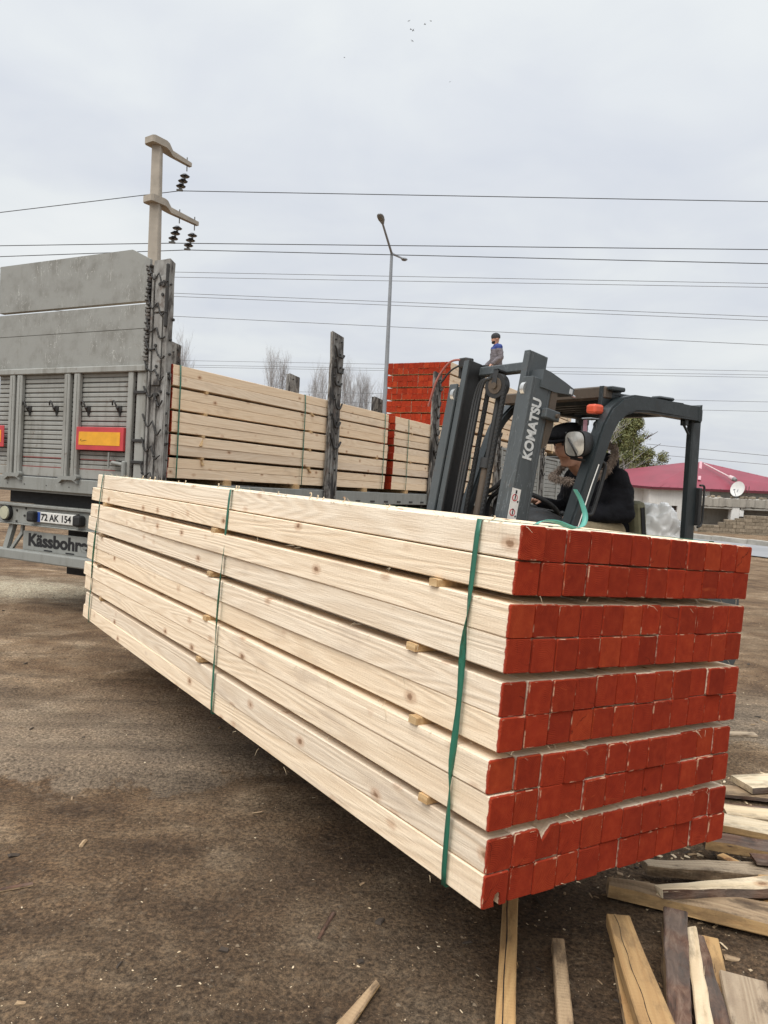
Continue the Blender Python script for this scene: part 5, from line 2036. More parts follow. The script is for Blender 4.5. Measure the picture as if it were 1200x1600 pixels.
def plank(label, p0, p1, w, th, mats, seed, z0=.006, z1=.006, wane=0.0, jag=0.0, roll=0.0, end_jag=None, group='timber offcuts on the ground', w1=None, crack=False, cat='offcut', warp=.4):
    """a board or slab along p0-p1 lying on the ground; mats[0] sawn faces, mats[1] edges/bark"""
    r = random.Random(seed)
    a = Vector((p0[0], p0[1], gz(*p0) + z0))
    b = Vector((p1[0], p1[1], gz(*p1) + z1))
    d = (b - a)
    L = d.length
    d.normalize()
    side = Vector((0, 0, 1)).cross(d).normalized()
    upv = d.cross(side)
    q = Matrix.Rotation(roll, 3, d)
    side, upv = q @ side, q @ upv
    w1 = w if w1 is None else w1
    wane = max(wane, .0035)
    jag = max(jag, .008)
    n = max(8, int(L / .03))
    V, F, MI = [], [], []
    ne = 8
    for i in range(n + 1):
        t = i / n
        x = L * t
        ww = (w * (1 - t) + w1 * t) / 2
        e1 = wane * (.6 * noise.noise((x * 3.1, seed * 1.7, 0)) + .5 * noise.noise((x * 9, seed, 4)))
        e2 = wane * (.6 * noise.noise((x * 3.1, seed * 2.9, 9)) + .5 * noise.noise((x * 9, seed, 14)))
        h = th * (1 + .06 * noise.noise((x * 4, seed, 2)) + min(.22, wane * 14) * noise.noise((x * 6, seed, 22)))
        by = warp * .02 * noise.noise((x * 1.1, seed, 30))
        b_ = .004
        ring = [(-ww - e1 * .5, 0), (ww + e2 * .5, 0), (ww + e2, b_), (ww + e2 * (1.0 if not wane else .55), h - b_), (ww + e2 * .6 - b_, h), (-ww - e1 * .6 + b_, h), (-ww - e1 * (1.0 if not wane else .55), h - b_), (-ww - e1, b_)]
        for k, (y, z) in enumerate(ring):
            xx = x
            if i == 0:
                xx -= jag * abs(noise.noise((y * 40, z * 40, seed)))
            if i == n:
                xx += (jag if end_jag is None else end_jag) * (noise.noise((y * 30, z * 30, seed + 5)) + .3)
            V.append(Vector((xx, y + by, z)))
    for i in range(n):
        for k in range(ne):
            F.append((i * ne + k, (i + 1) * ne + k, (i + 1) * ne + (k + 1) % ne, i * ne + (k + 1) % ne))
            MI.append(1 if k in (1, 2, 6, 7, 3, 5) and k not in (3, 5) else 0)
    F.append(list(range(ne)))
    F.append([n * ne + k for k in range(ne)][::-1])
    MI += [0, 0]
    mb = MB()
    mb.add(V, [f[::-1] for f in F])
    mb.m = list(MI)
    for _ in range(int(8 + 500 * wane)):          # splinters standing off the arrises
        xx, sg = r.uniform(0, L), r.choice((-1, 1))
        ww = (w + (w1 - w) * xx / L) / 2
        p_ = Vector((xx, sg * ww, th * r.uniform(.6, 1.0)))
        l_ = r.uniform(.008, .04)
        mb.tube([p_, p_ + Vector((l_ * r.choice((-1, 1)), sg * l_ * .12, l_ * r.uniform(-.1, .25)))], [.0012, .0003], 3, 0, False)
    ms = mats if isinstance(mats, (list, tuple)) else (mats, mats)
    o = mb.build('timber_offcut', [ms[0], ms[1]])
    o.matrix_world = basis(d, side, upv, a)
    tag(o, label, cat, group)
    if crack:
        c = MB()
        pts = [Vector((L * t, w * (.18 + .10 * noise.noise((t * 5, seed, 1))), th + .0008)) for t in [i / 24 for i in range(25)]]
        c.ribbon(pts, [Vector((0, (.0016 if w < .08 else .0007) + .0007 * noise.noise((i * .7, 0, 2)), 0)) for i in range(25)], .0008)
        c.build('crack', BLACK, o)
    return o


def build_offcuts():
    plank('square tan batten with a long crack, running out from under the red beam corner',  (.405, 2.06), (.590, 3.05), .058, .055, (W_TAN, W_GREY), 1, crack=True, z0=.002)
    plank('short weathered batten lying alone between the cracked batten and the bright plank',  (.585, 2.06), (.675, 2.60), .047, .040, (W_OLD, W_OLD), 2, z0=.004, w1=.044)
    plank('bright clean tan plank with a split at its square end, lying on top of another',  (.845, 2.06), (.903, 2.645), .108, .040, (W_TAN, W_TAN), 3, crack=True, z0=.068, z1=.070, w1=.082)
    plank('tan board lying half hidden under the bright split plank',  (.805, 2.06), (.880, 2.50), .075, .036, (W_TAN, W_OLD), 4, z0=.010, z1=.012)
    plank('upright edged slab of rough reddish bark, leaning among the offcuts',  (.885, 2.03), (1.126, 2.71), .070, .098, (BARK, W_OLD), 5, wane=.014, z0=.004, jag=.02, w1=.078)
    plank('white split slab with a strip of dark bark beside the bark slab',  (.975, 2.06), (1.168, 2.665), .052, .065, (W_PALE, BARK), 6, wane=.016, jag=.025, w1=.040, z0=.004, z1=.006)
    plank('dark reddish bark slab between the white slab and the peeking tan board',  (1.035, 2.06), (1.198, 2.65), .062, .050, (BARK, BARK), 7, wane=.014, jag=.02, w1=.036, z0=.003)
    plank('tan board whose end peeks out behind the dark reddish bark slab',  (1.065, 2.06), (1.250, 2.69), .058, .024, (W_TAN, W_TAN), 8, wane=.006, w1=.060, z0=.004)
    plank('pale broad stub with a chipped end, farthest right at the bottom',  (1.118, 2.06), (1.245, 2.42), .112, .058, (W_GREY, W_PALE), 9, jag=.035, z0=.008, z1=.008, w1=.142)
    plank('long weathered thick plank with a pointed tip, lying across the scrap pile',  (.955, 2.945), (1.95, 2.66), .062, .052, (W_OLD, W_TAN), 10, z0=.014, z1=.02, w1=.24, jag=.03, wane=.012)
    plank('twisted slab with a pale torn edge, lying on the long pointed plank',  (1.128, 2.850), (2.05, 3.03), .034, .040, (W_PALE, BARK), 11, z0=.070, z1=.072, w1=.15, wane=.020, jag=.04)
    plank('short board poking out beneath the twisted slab', (1.52, 2.86), (2.0, 3.02), .07, .028, (W_TAN, W_OLD), 12, z0=.02, z1=.03, wane=.004)
    plank('grey weathered board with a fibrous edge, second behind the long pointed plank',  (1.16, 3.115), (2.35, 3.07), .055, .046, (W_GREY, W_OLD), 13, z0=.028, z1=.045, wane=.014, w1=.19, jag=.03)
    plank('orange brown board with a bark covered top, under the red bundle corner',  (1.48, 3.31), (2.4, 3.13), .085, .044, (BARK, W_TAN), 14, z0=.060, z1=.060, wane=.016, w1=.20)
    plank('pale clean board tilted in the pile behind the bark topped board',  (1.58, 3.54), (2.45, 3.22), .14, .034, (W_PALE, W_TAN), 15, z0=.066, z1=.062, wane=.006)
    plank('pale narrow board at the top of the scrap pile',  (1.73, 3.665), (2.5, 3.51), .125, .030, (W_PALE, W_PALE), 16, z0=.060, z1=.066, wane=.005)
    plank('dark wet board lying flat behind the pale boards',  (1.80, 4.02), (2.7, 3.90), .13, .022, (W_OLD, BARK), 17, z0=.014, z1=.014, wane=.012)
    plank('pale thick board with dark edges, farthest back in the scrap pile',  (1.98, 4.02), (2.75, 4.20), .17, .034, (W_PALE, BARK), 18, z0=.045, z1=.045, wane=.005)
    plank('dark splintered lath lying in front of the dark wet board',  (1.72, 3.84), (2.6, 3.76), .08, .018, (BARK, BARK), 19, z0=.010, wane=.014, jag=.03)
    plank('short curved bark strip lying between the long pointed plank and the grey weathered board',  (1.28, 3.00), (1.62, 2.99), .045, .020, (BARK, W_OLD), 25, z0=.02, wane=.014, jag=.03)
    plank('narrow splintered tan lath crossing under the twisted slab',  (1.52, 3.22), (1.80, 2.70), .04, .018, (W_TAN, W_OLD), 26, z0=.050, z1=.080, wane=.006, jag=.03)
    plank('dark bark plate lying on the grey weathered board',  (1.62, 3.13), (2.0, 3.10), .07, .018, (BARK, BARK), 27, z0=.092, z1=.095, wane=.018, jag=.03)
    plank('stubby wane edged block between the two pale boards of the scrap pile', (1.98, 3.62), (2.2, 3.56), .08, .05, (W_OLD, BARK), 28, z0=.05, z1=.05, wane=.012, jag=.02)
    plank('bent chip of bark brown wood with a split tip, alone at the bottom edge', (-.075, 2.14), (.045, 2.365), .052, .010, (W_OLD, W_TAN), 20, z0=.004, z1=.012, wane=.008, jag=.02, w1=.022, cat='wood chip')
    plank('thin dark stick alone on the left of the yard', (-1.45, 2.80), (-1.29, 2.87), .018, .010, (BARK, W_OLD), 21, z0=.0, z1=.003, wane=.004, cat='stick')
    plank('tiny dark twig on the bare dirt left of the cracked batten', (-.16, 2.60), (-.12, 2.76), .014, .007, (BARK, BARK), 22, z0=-.002, z1=.002, wane=.004, cat='stick')
    plank('grey flat flake lying alone on the dirt right of the red ends', (2.26, 5.00), (2.52, 4.98), .07, .012, (W_GREY, W_GREY), 23, z0=.004, wane=.02, cat='wood chip')
    plank('small pale flake on the dirt above the grey flat flake', (2.46, 5.58), (2.60, 5.60), .035, .010, (W_PALE, W_PALE), 24, z0=.004, wane=.01, cat='wood chip')


build_offcuts()


def build_litter():
    r = random.Random(21)
    mb = MB()

    def chip(x, y, sz, mi, flat=.25):
        z = terr(x, y) + sz * .05
        a = r.uniform(0, 6.3)
        M = Matrix.Translation((x, y, z)) @ Matrix.Rotation(a, 4, 'Z') @ Matrix.Rotation(r.uniform(-.4, .4), 4, 'X') @ Matrix.Rotation(r.uniform(-.3, .3), 4, 'Y')
        lx, ly, lz = sz * r.uniform(.6, 1.4), sz * r.uniform(.15, .6), sz * flat * r.uniform(.3, .9)
        j = lambda: r.uniform(.7, 1.1)
        V = [(-lx * j(), -ly * j(), 0), (lx * j(), -ly * j(), 0), (lx * j(), ly * j(), 0), (-lx * j(), ly * j(), 0), (-lx * j() * .8, -ly * j() * .8, lz), (lx * j() * .8, -ly * j() * .8, lz), (lx * j() * .8, ly * j() * .8, lz), (-lx * j() * .8, ly * j() * .8, lz)]
        mb.add(V, [(0, 3, 2, 1), (4, 5, 6, 7), (0, 1, 5, 4), (1, 2, 6, 5), (2, 3, 7, 6), (3, 0, 4, 7)], mi, False, M)
    for _ in range(7500):
        y = 1.9 + 9.5 * r.random() ** 1.6
        x = r.uniform(-.62, .62) * (y + .6)
        if noise.noise((x * .8, y * .8, 5)) + r.uniform(-.5, .5) < -.05:
            continue
        k = r.random()
        chip(x, y, r.choice((.0015, .002, .003, .003, .005)) * (1 + y * .07), 0 if k < .42 else 1 if k < .70 else 2)
    for _ in range(900):                       # round the scrap pile
        x, y = r.gauss(1.55, .45), r.gauss(3.45, .55)
        chip(x, y, r.choice((.005, .008, .012, .018)), r.choice((0, 1, 1, 2)))
    for _ in range(120):
        y = 2.2 + 8 * r.random()
        x = r.uniform(-.6, .6) * y
        chip(x, y, r.uniform(.012, .028), r.choice((1, 2, 2)), .4)
    o = mb.build('wood_chips', [W_PALE, W_OLD, plain('dirt_crumb', (0.05, 0.037, 0.027), .95)])
    tag(o, 'scattered wood chips and crumbs on the dirt yard', 'wood chips', kind='stuff')


build_litter()


def build_clods():
    r = random.Random(77)
    mb = MB()
    for _ in range(6500):
        y = 1.9 + 7.5 * r.random() ** 1.5
        x = r.uniform(-.62, .66) * (y + .6)
        if noise.noise((x * .9, y * .9, 15)) + r.uniform(-.6, .6) < 0:
            continue
        sz = r.choice((.003, .003, .004, .005, .006, .009)) * (1 + .05 * y)
        z = terr(x, y)
        c = Vector((x, y, z + sz * .12))
        V = [Vector((sz * r.uniform(.6, 1.2), 0, 0)), Vector((0, sz * r.uniform(.6, 1.2), 0)), Vector((-sz * r.uniform(.6, 1.2), 0, 0)), Vector((0, -sz * r.uniform(.6, 1.2), 0)), Vector((r.uniform(-.3, .3) * sz, r.uniform(-.3, .3) * sz, sz * r.uniform(.3, .7))), Vector((0, 0, -sz * .6))]
        q = Matrix.Rotation(r.uniform(0, 6.3), 4, 'Z')
        V = [q @ v + c for v in V]
        mb.add(V, [(0, 1, 4), (1, 2, 4), (2, 3, 4), (3, 0, 4), (1, 0, 5), (2, 1, 5), (3, 2, 5), (0, 3, 5)], r.choice((0, 0, 0, 1)))
    o = mb.build('dirt_clods', [plain('soil_clod', (0.115, 0.074, 0.043), .95, 0, .4, 3), plain('dry_pebble', (0.165, 0.122, 0.080), .95, 0, .4, 3)])
    tag(o, 'loose clods and grit on the dirt yard', 'dirt', kind='stuff')


build_clods()


# ------------------------------------------------------------------ pole, wires, lamps
EYE = Vector((0, 0, 1.65))


def ray_pt(px, py, Y):
    """world point at depth Y seen at photo pixel (px, py) (used once to measure wire spans)"""
    c = Vector(((px - 600) / 1195.0, 1, (800 - py) / 1195.0))
    d = Vector(cr) * c.x + Vector(cf) * c.y + Vector(cu) * c.z
    return EYE + d * (Y / d.y)


def build_pole():
    x, y = -7.45, 24.0
    z0 = slope_z(x, y)
    root = empty('utility_pole', Matrix.Translation((x, y, z0)), 'tan concrete utility pole with two arms and black insulators behind the trailer', 'utility pole')
    H = 11.50 - z0
    mb = MB()

    def sec(z):
        k = .165 - .0035 * z
        return k
    V, F = [], []
    for z in (0, H * .5, H):
        a = .235 - .0085 * z
        for (sx, sy) in ((-1, -.8), (-.8, -1), (.8, -1), (1, -.8), (1, .8), (.8, 1), (-.8, 1), (-1, .8)):
            V.append((sx * a, sy * a, z))
    for i in range(2):
        for k in range(8):
            F.append((i * 8 + k, i * 8 + (k + 1) % 8, (i + 1) * 8 + (k + 1) % 8, (i + 1) * 8 + k))
    F.append(list(range(16, 24)))
    mb.add(V, F)
    mb.build('shaft', CONC, root)
    d = Vector((.60, .80, 0)).normalized()
    n = Vector((-d.y, d.x, 0))
    tips = []
    for (za, L, hooks) in ((H - .10, 1.27, (1.13,)), (H - 1.85, 1.62, (.90, 1.50))):
        a = MB()
        # flat collar that necks into a square arm
        prof = [(-.32, .19, .19), (-.25, .24, .21), (.18, .24, .21), (.32, .18, .21), (.52, .08, .17), (L, .065, .12)]
        V, F = [], []
        for (u, w, h) in prof:
            dz = -.10 * max(0, u) / L * 1.6 - (.08 if u > .5 else 0)
            for (sn, sh) in ((-1, -1), (1, -1), (1, 1), (-1, 1)):
                V.append(d * u + n * sn * w + Vector((0, 0, za + dz + sh * h / 2)))
        for i in range(len(prof) - 1):
            for k in range(4):
                F.append((i * 4 + k, i * 4 + (k + 1) % 4, (i + 1) * 4 + (k + 1) % 4, (i + 1) * 4 + k))
        F += [(3, 2, 1, 0), tuple(len(V) - 4 + k for k in range(4))]
        a.add(V, F)
        arm = a.build('cross_arm', CONC, root)
        for u in hooks:
            zt = za - .10 * u / L * 1.6 - .08
            p = d * u + Vector((0, 0, zt))
            s = MB()
            lean = Vector((-.10, -.06, 0))
            s.cyl(p + Vector((0, 0, .18)), p + Vector((0, 0, -.25)), .018, n=8, mi=1)
            for q in range(3):
                c = p + Vector((0, 0, -.40 - q * .17)) + lean * (.5 + q * .5)
                s.cyl(c + Vector((0, 0, .05)), c + Vector((0, 0, -.02)), .06, .155, n=18)
                s.cyl(c + Vector((0, 0, -.02)), c + Vector((0, 0, -.045)), .155, .13, n=18)
                s.cyl(c + Vector((0, 0, -.045)), c + Vector((0, 0, -.125)), .035, n=10, mi=1)
            e = p + Vector((0, 0, -.88)) + lean * 1.8
            s.cyl(e + Vector((0, 0, .08)), e, .03, n=8, mi=1)
            s.box(e + Vector((-.10, -.04, -.04)), e + Vector((.10, .04, .02)), 1, .01)
            s.build('insulator', [PORC, GALV_D], arm)
            tips.append(root.matrix_world @ (e + Vector((0, 0, -.03))))
    return tips


TIPS = build_pole()


def wire(pts, r, mat, label, group='overhead wires', sag=0.0):
    P = []
    for a, b in zip(pts, pts[1:]):
        n = 24
        for i in range(n):
            t = i / n
            p = Vector(a).lerp(Vector(b), t)
            p.z -= sag * 4 * t * (1 - t)
            P.append(p)
    P.append(Vector(pts[-1]))
    mb = MB()
    mb.tube(P, r, 6, 0, True)
    o = mb.build('overhead_wire', mat)
    tag(o, label, 'wire', group)


def build_wires():
    def seg(tip, yl, yr, label):
        # beyond the frame the span carries on to the next poles
        a = ray_pt(-420, yl[1] + (yl[1] - yl[0]) * 1.4, 30)
        b = ray_pt(1700, yr[1], 22.5)
        wire([a, ray_pt(0, yl[1], 25.5), tip, ray_pt(1200, yr[0], 23.0), b], .013, WIRE, label)
    seg(TIPS[0], (293, 332), (315, 323), 'black wire held by the upper arm of the concrete pole, highest across the sky')
    seg(TIPS[1], (368, 384), (390, 398), 'black wire on the inner insulator of the lower arm, second from the top')
    seg(TIPS[2], (384, 401), (412, 421), 'black wire on the outer insulator of the lower arm, third from the top')
    lst = [(425, 443, 'upper wire of the thin pair crossing just above the corner post top'), (433, 449, 'lower wire of the thin pair crossing just above the corner post top'),
           (458, 495, 'upper wire of the pair meeting the lamp post halfway up'), (463, 501, 'lower wire of the pair meeting the lamp post halfway up'),
           (494, 539, 'single thin wire passing just above the man on the load')]
    for (ya, yb, lab) in lst:
        sl = (yb - ya) / 930.0
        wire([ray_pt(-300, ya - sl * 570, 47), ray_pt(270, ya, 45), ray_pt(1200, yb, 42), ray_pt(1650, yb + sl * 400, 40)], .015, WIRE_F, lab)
    for (ya, yb, lab) in ((563, 580, 'upper wire of the distant triple above the bare poplars'), (570, 586, 'middle wire of the distant triple above the bare poplars'), (573, 590, 'lower wire of the distant triple above the bare poplars'),
                          (608, 628, 'faint wire crossing behind the forklift guard'), (622, 643, 'lower faint wire crossing behind the forklift guard')):
        sl = (yb - ya) / 930.0
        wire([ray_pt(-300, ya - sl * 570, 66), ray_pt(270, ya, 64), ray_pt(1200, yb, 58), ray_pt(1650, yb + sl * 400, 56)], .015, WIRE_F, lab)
    for (ya, yb, lab, Y) in ((697, 712, 'dark service wire running just above the red roof', 44), (712, 726, 'thin wire just under the dark service wire above the red roof', 50)):
        sl = (yb - ya) / 180.0
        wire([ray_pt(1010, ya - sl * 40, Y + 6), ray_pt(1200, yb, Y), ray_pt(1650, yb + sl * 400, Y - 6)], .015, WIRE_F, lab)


build_wires()


def build_street_lamp():
    x, y = -.15, 29.0
    z0 = slope_z(x, y)
    root = empty('street_lamp', Matrix.Translation((x, y, z0)), 'tall grey street lamp with two arms rising behind the stacked timber', 'street lamp')
    H = 9.82 - z0
    mb = MB()
    mb.tube([(0, 0, 0), (0, 0, H * .5), (0, 0, H)], [.10, .085, .055], 14)
    mb.build('column', GALV, root)
    for (end, s) in ((Vector((-.36, -2.15, .40)), 1), (Vector((.44, 2.1, .38)), -1)):
        a = MB()
        a.tube([(0, 0, H - .03), Vector((0, 0, H)) + end], [.045, .035], 10)
        arm = a.build('lamp_arm', GALV, root)
        d = end.normalized()
        sx = d.cross(Vector((0, 0, 1))).normalized()
        up_ = sx.cross(d)
        b = MB()
        M = basis(sx, d, up_, Vector((0, 0, H)) + end)
        V, F = [], []
        n = 16
        rows = [(-.10, .045, .04), (.03, .075, .05), (.18, .115, .07), (.38, .125, .075), (.52, .10, .06), (.58, .04, .03)]
        for (v, w, h) in rows:
            for i in range(n):
                an = 2 * math.pi * i / n
                c, si = math.cos(an), math.sin(an)
                V.append((w * c, v, h * si * (1.0 if si > 0 else .45)))
        for i in range(len(rows) - 1):
            for k in range(n):
                F.append((i * n + k, i * n + (k + 1) % n, (i + 1) * n + (k + 1) % n, (i + 1) * n + k))
        F += [list(range(n))[::-1], [(len(rows) - 1) * n + k for k in range(n)]]
        b.add(V, F, 0, True, M)
        hd = b.build('lamp_head', GALV, arm)
        b = MB()
        b.ball(M @ Vector((0, .30, -.030)), (.10, .21, .04), M.to_3x3().to_4x4(), 16, 8)
        b.build('lamp_glass', GALV_D, arm)


build_street_lamp()


def build_birds():
    first = None
    for i, (px, py) in enumerate(((639, 33), (642, 46), (645.5, 47.5), (644, 64), (664, 38), (673, 33), (703, 128), (538, 90))):
        p = ray_pt(px, py, 95)
        if first is None:
            mb = MB()
            mb.ball((0, 0, 0), (.055, .17, .05), nu=10, nv=6)
            mb.ball((0, .18, .02), (.035, .05, .035), nu=8, nv=6)
            for s in (-1, 1):
                mb.add([(0, .07, .02), (s * .18, .06, .10), (s * .38, -.04, .02), (s * .17, -.05, .09), (0, -.07, .02)], [(0, 1, 2, 3, 4)])
                mb.add([(0, .07, .012), (s * .18, .06, .092), (s * .38, -.04, .012), (s * .17, -.05, .082), (0, -.07, .012)], [(4, 3, 2, 1, 0)])
            mb.add([(-.03, -.14, 0), (.03, -.14, 0), (.06, -.27, 0), (-.06, -.27, 0)], [(0, 1, 2, 3)])
            o = mb.build('bird', BIRD)
            first = o
        else:
            o = first.copy()
            COL.objects.link(o)
        o.matrix_world = Matrix.Translation(p) @ Matrix.Rotation(i * 1.1, 4, 'Z') @ Matrix.Rotation((i % 3 - 1) * .4, 4, 'Y') @ Matrix.Scale(.62 if i < 6 else .42, 4)
        tag(o, 'tiny dark bird flying high in the grey sky', 'bird', 'birds in the sky')


build_birds()


# ------------------------------------------------------------------ house, ruin, garden walls
def hp(px, py, Y):
    return ray_pt(px, py, Y)


def block_mat():
    m, nt, b = new_mat('rough_block')
    p = obj_coord(nt)
    sd_ = seed_of(nt)
    n = nz(nt, p, 7.0, 5.0, 0.65)
    col = ramp(nt, n, [(0.3, (0.18, 0.145, 0.105)), (0.7, (0.33, 0.28, 0.215))])
    t = ramp(nt, sd_, [(0.0, (.72, .70, .66)), (1.0, (1.15, 1.12, 1.08))])
    nt.links.new(mixc(nt, 1.0, col, t, 'MULTIPLY'), b.inputs['Base Color'])
    b.inputs['Roughness'].default_value = .95
    bump(nt, b, n, .02)
    return m


BLOCK = block_mat()


def build_house():
    Y = 46.0
    zg = slope_z(18, Y)
    eL, eR = hp(979, 757, Y), hp(1330, 779, Y)
    ze = eL.z
    x0, x1 = eL.x + .15, hp(1300, 777, Y).x
    root = empty('house', Matrix.Translation((x0, Y, zg)), 'low whitewashed house with a dark red metal hip roof behind the forklift', 'house')
    o = Vector((x0, Y, zg))

    def P(px, py, yy):
        return hp(px, py, yy) - o
    h = ze - zg
    W = x1 - x0
    cwx = P(1016, 760, Y).x
    mb = MB()
    # main block with a step: the left wing stands back 1.2 m
    mb.box((0, 1.2, -.4), (cwx - .004, 8.5, h - .02))
    wl = mb.build('wall', WHITEW, root, label='white left wing wall')
    wx0, wx1 = P(1035, 800, Y).x, P(1058, 800, Y).x
    wz0, wz1 = P(1046, 813, Y).z, P(1046, 790, Y).z
    xg = P(1108, 790, Y).x
    mb = MB()
    # facade pieces around the window opening
    mb.box((cwx, 0, -.4), (wx0, .3, h - .02))
    mb.box((wx0, 0, -.4), (wx1, .3, wz0))
    mb.box((wx0, 0, wz1), (wx1, .3, h - .02))
    mb.box((wx1, 0, -.4), (xg, .3, h - .02))
    mb.box((cwx, .304, -.4), (xg, 9, h - .02))
    mb.build('wall', WHITEW, root)
    mb = MB()
    mb.box((xg + .002, .0, -.4), (W, 9, h - .02))
    mb.build('wall', RENDERW, root, label='bare grey rendered part of the wall')
    mb = MB()
    mb.box((wx0, .20, wz0), (wx1, .24, wz1))
    wn_ = mb.build('window', DARKIN, root)
    mb = MB()
    fr = .045
    for (a, b_) in (((wx0, wz0), (wx0 + fr, wz1)), ((wx1 - fr, wz0), (wx1, wz1)), ((wx0 + fr, wz0), (wx1 - fr, wz0 + fr)), ((wx0 + fr, wz1 - fr), (wx1 - fr, wz1)), ((wx0 + (wx1 - wx0) * .42, wz0 + fr), (wx0 + (wx1 - wx0) * .42 + fr, wz1 - fr)), ((wx0 + fr, wz0 + .38 * (wz1 - wz0)), (wx1 - fr, wz0 + .38 * (wz1 - wz0) + fr * .8))):
        mb.box((a[0], .15, a[1]), (b_[0], .20, b_[1]))
    mb.build('window_frame', plain('brown_window_frame', (.12, .07, .05), .7), wn_)
    # roof: main hip over the front block, apex over the corner, wing roof behind to the left
    ov = .35
    eF = h + .02
    ap = P(1097, 722, Y + 4.2)
    r0 = P(978, 733, Y + 4.6)
    r1 = P(1066, 723, Y + 4.4)
    md = P(1066, 736, Y + 1.8)
    vl = P(1018, 760.5, Y - ov)
    el = P(979, 757, Y + .9)
    er = Vector((W + ov, -ov, eF - .02))
    elb = Vector((-ov, 9.5, eF))
    ridR = Vector((ap.x + 3.0, ap.y + .4, ap.z - .02)) if False else ap
    rb = MB()
    faces = [
        [vl, er, ap, md],                 # front slope
        [el, vl, md],                     # shaded left hip of the front block
        [el, md, ap, r1, r0],             # rear wing slope
        [er, Vector((W + ov, 9.5, eF)), ap],
        [Vector((W + ov, 9.5, eF)), elb, r0, r1, ap],
        [elb, el, r0],
    ]
    for f in faces:
        rb.add(f, [list(range(len(f)))])
        rb.add([p - Vector((0, 0, .06)) for p in f], [list(range(len(f)))[::-1]], 1)
    # standing seams on the front slope
    roof = rb.build('roof', [ROOF, ROOF_D], root)
    sm = MB()
    for i in range(1, 22):
        t = i / 22
        a = vl.lerp(er, t)
        top = (md.lerp(ap, t / .42) if t < .42 else er.lerp(ap, 1 - (t - .42) / .58 * 1.0) if t < 1 else er)
        top = ap.lerp(er, max(0, (t - .30) / .70)) if t > .30 else md.lerp(ap, t / .30)
        nrm = Vector((0, -.25, .97)) * .012
        sm.tube([a + nrm, top + nrm], .012, 4, 0, False)
    sm.build('roof_seam', ROOF, roof)
    fa = MB()
    fa.obox(vl + Vector((0, -.03, -.08)), er + Vector((0, -.03, -.08)), .04, .13, (0, 0, 1))
    fa.obox(el + Vector((0, -.03, -.08)), vl + Vector((-.02, -.0, -.08)), .04, .12, (0, 0, 1))
    fa.build('eaves_board', ROOF_D, roof)
    rp = MB()
    rp.obox(ap + Vector((-.1, -.05, .02)), ap.lerp(P(1092, 754, Y + .2), .9) + Vector((0, -.02, .03)), .16, .04, (0, -.3, 1))
    rp.build('hip_cap', plain('pale_hip_cap', (.52, .27, .30), .5), roof)
    # a pale pole with a lamp-like head lying down the roof slope
    q = MB()
    a, b_ = P(1098, 727, Y + 3.2), P(1138, 748, Y + .6)
    a, b_ = a + Vector((0, -.2, .10)), b_ + Vector((0, -.2, .10))
    q.cyl(a, b_, .045, .05, n=10)
    d = (b_ - a).normalized()
    q.cyl(b_, b_ + d * .40, .13, .15, n=14)
    q.cyl(b_ + d * .40, b_ + d * .62, .15, .09, n=14, mi=1)
    po = q.build('lamp_pole', [plain('pale_pink_pole', (.55, .40, .40), .5), GALV_D])
    po.matrix_world = Matrix.Translation(o)
    tag(po, 'pale pole with a dark tipped lamp head lying down the red roof', 'lamp pole')


build_house()


def block_wall(name, label, segs, Y, th=.3, bh=.20, bl=.40, seed=2):
    """block wall from stepped segments [(x0, x1, z0, z1)] at depth Y"""
    r = random.Random(seed)
    mb = MB()
    zmin = min(s[2] for s in segs)
    for (x0, x1, z0, z1) in segs:
        row = 0
        z = z0
        while z < z1 - .05:
            hh = min(bh, z1 - z)
            x = x0 - (bl / 2 if row % 2 else 0)
            while x < x1 - .02:
                xa, xb = max(x, x0), min(x + bl, x1)
                if xb - xa > .04:
                    j = r.uniform(0, .03)
                    mb.box((xa + .006, Y + j, z + .006), (xb - .006, Y + th, z + hh - .004), 0, .008)
                x += bl
            z += bh
            row += 1
        mb.box((x0 + .02, Y + .045, z0), (x1 - .02, Y + th - .03, z1 - .03), 1)
    o = mb.build(name, [BLOCK, plain('mortar_' + str(seed), (.20, .175, .14), .95)])
    tag(o, label, 'wall')
    return o


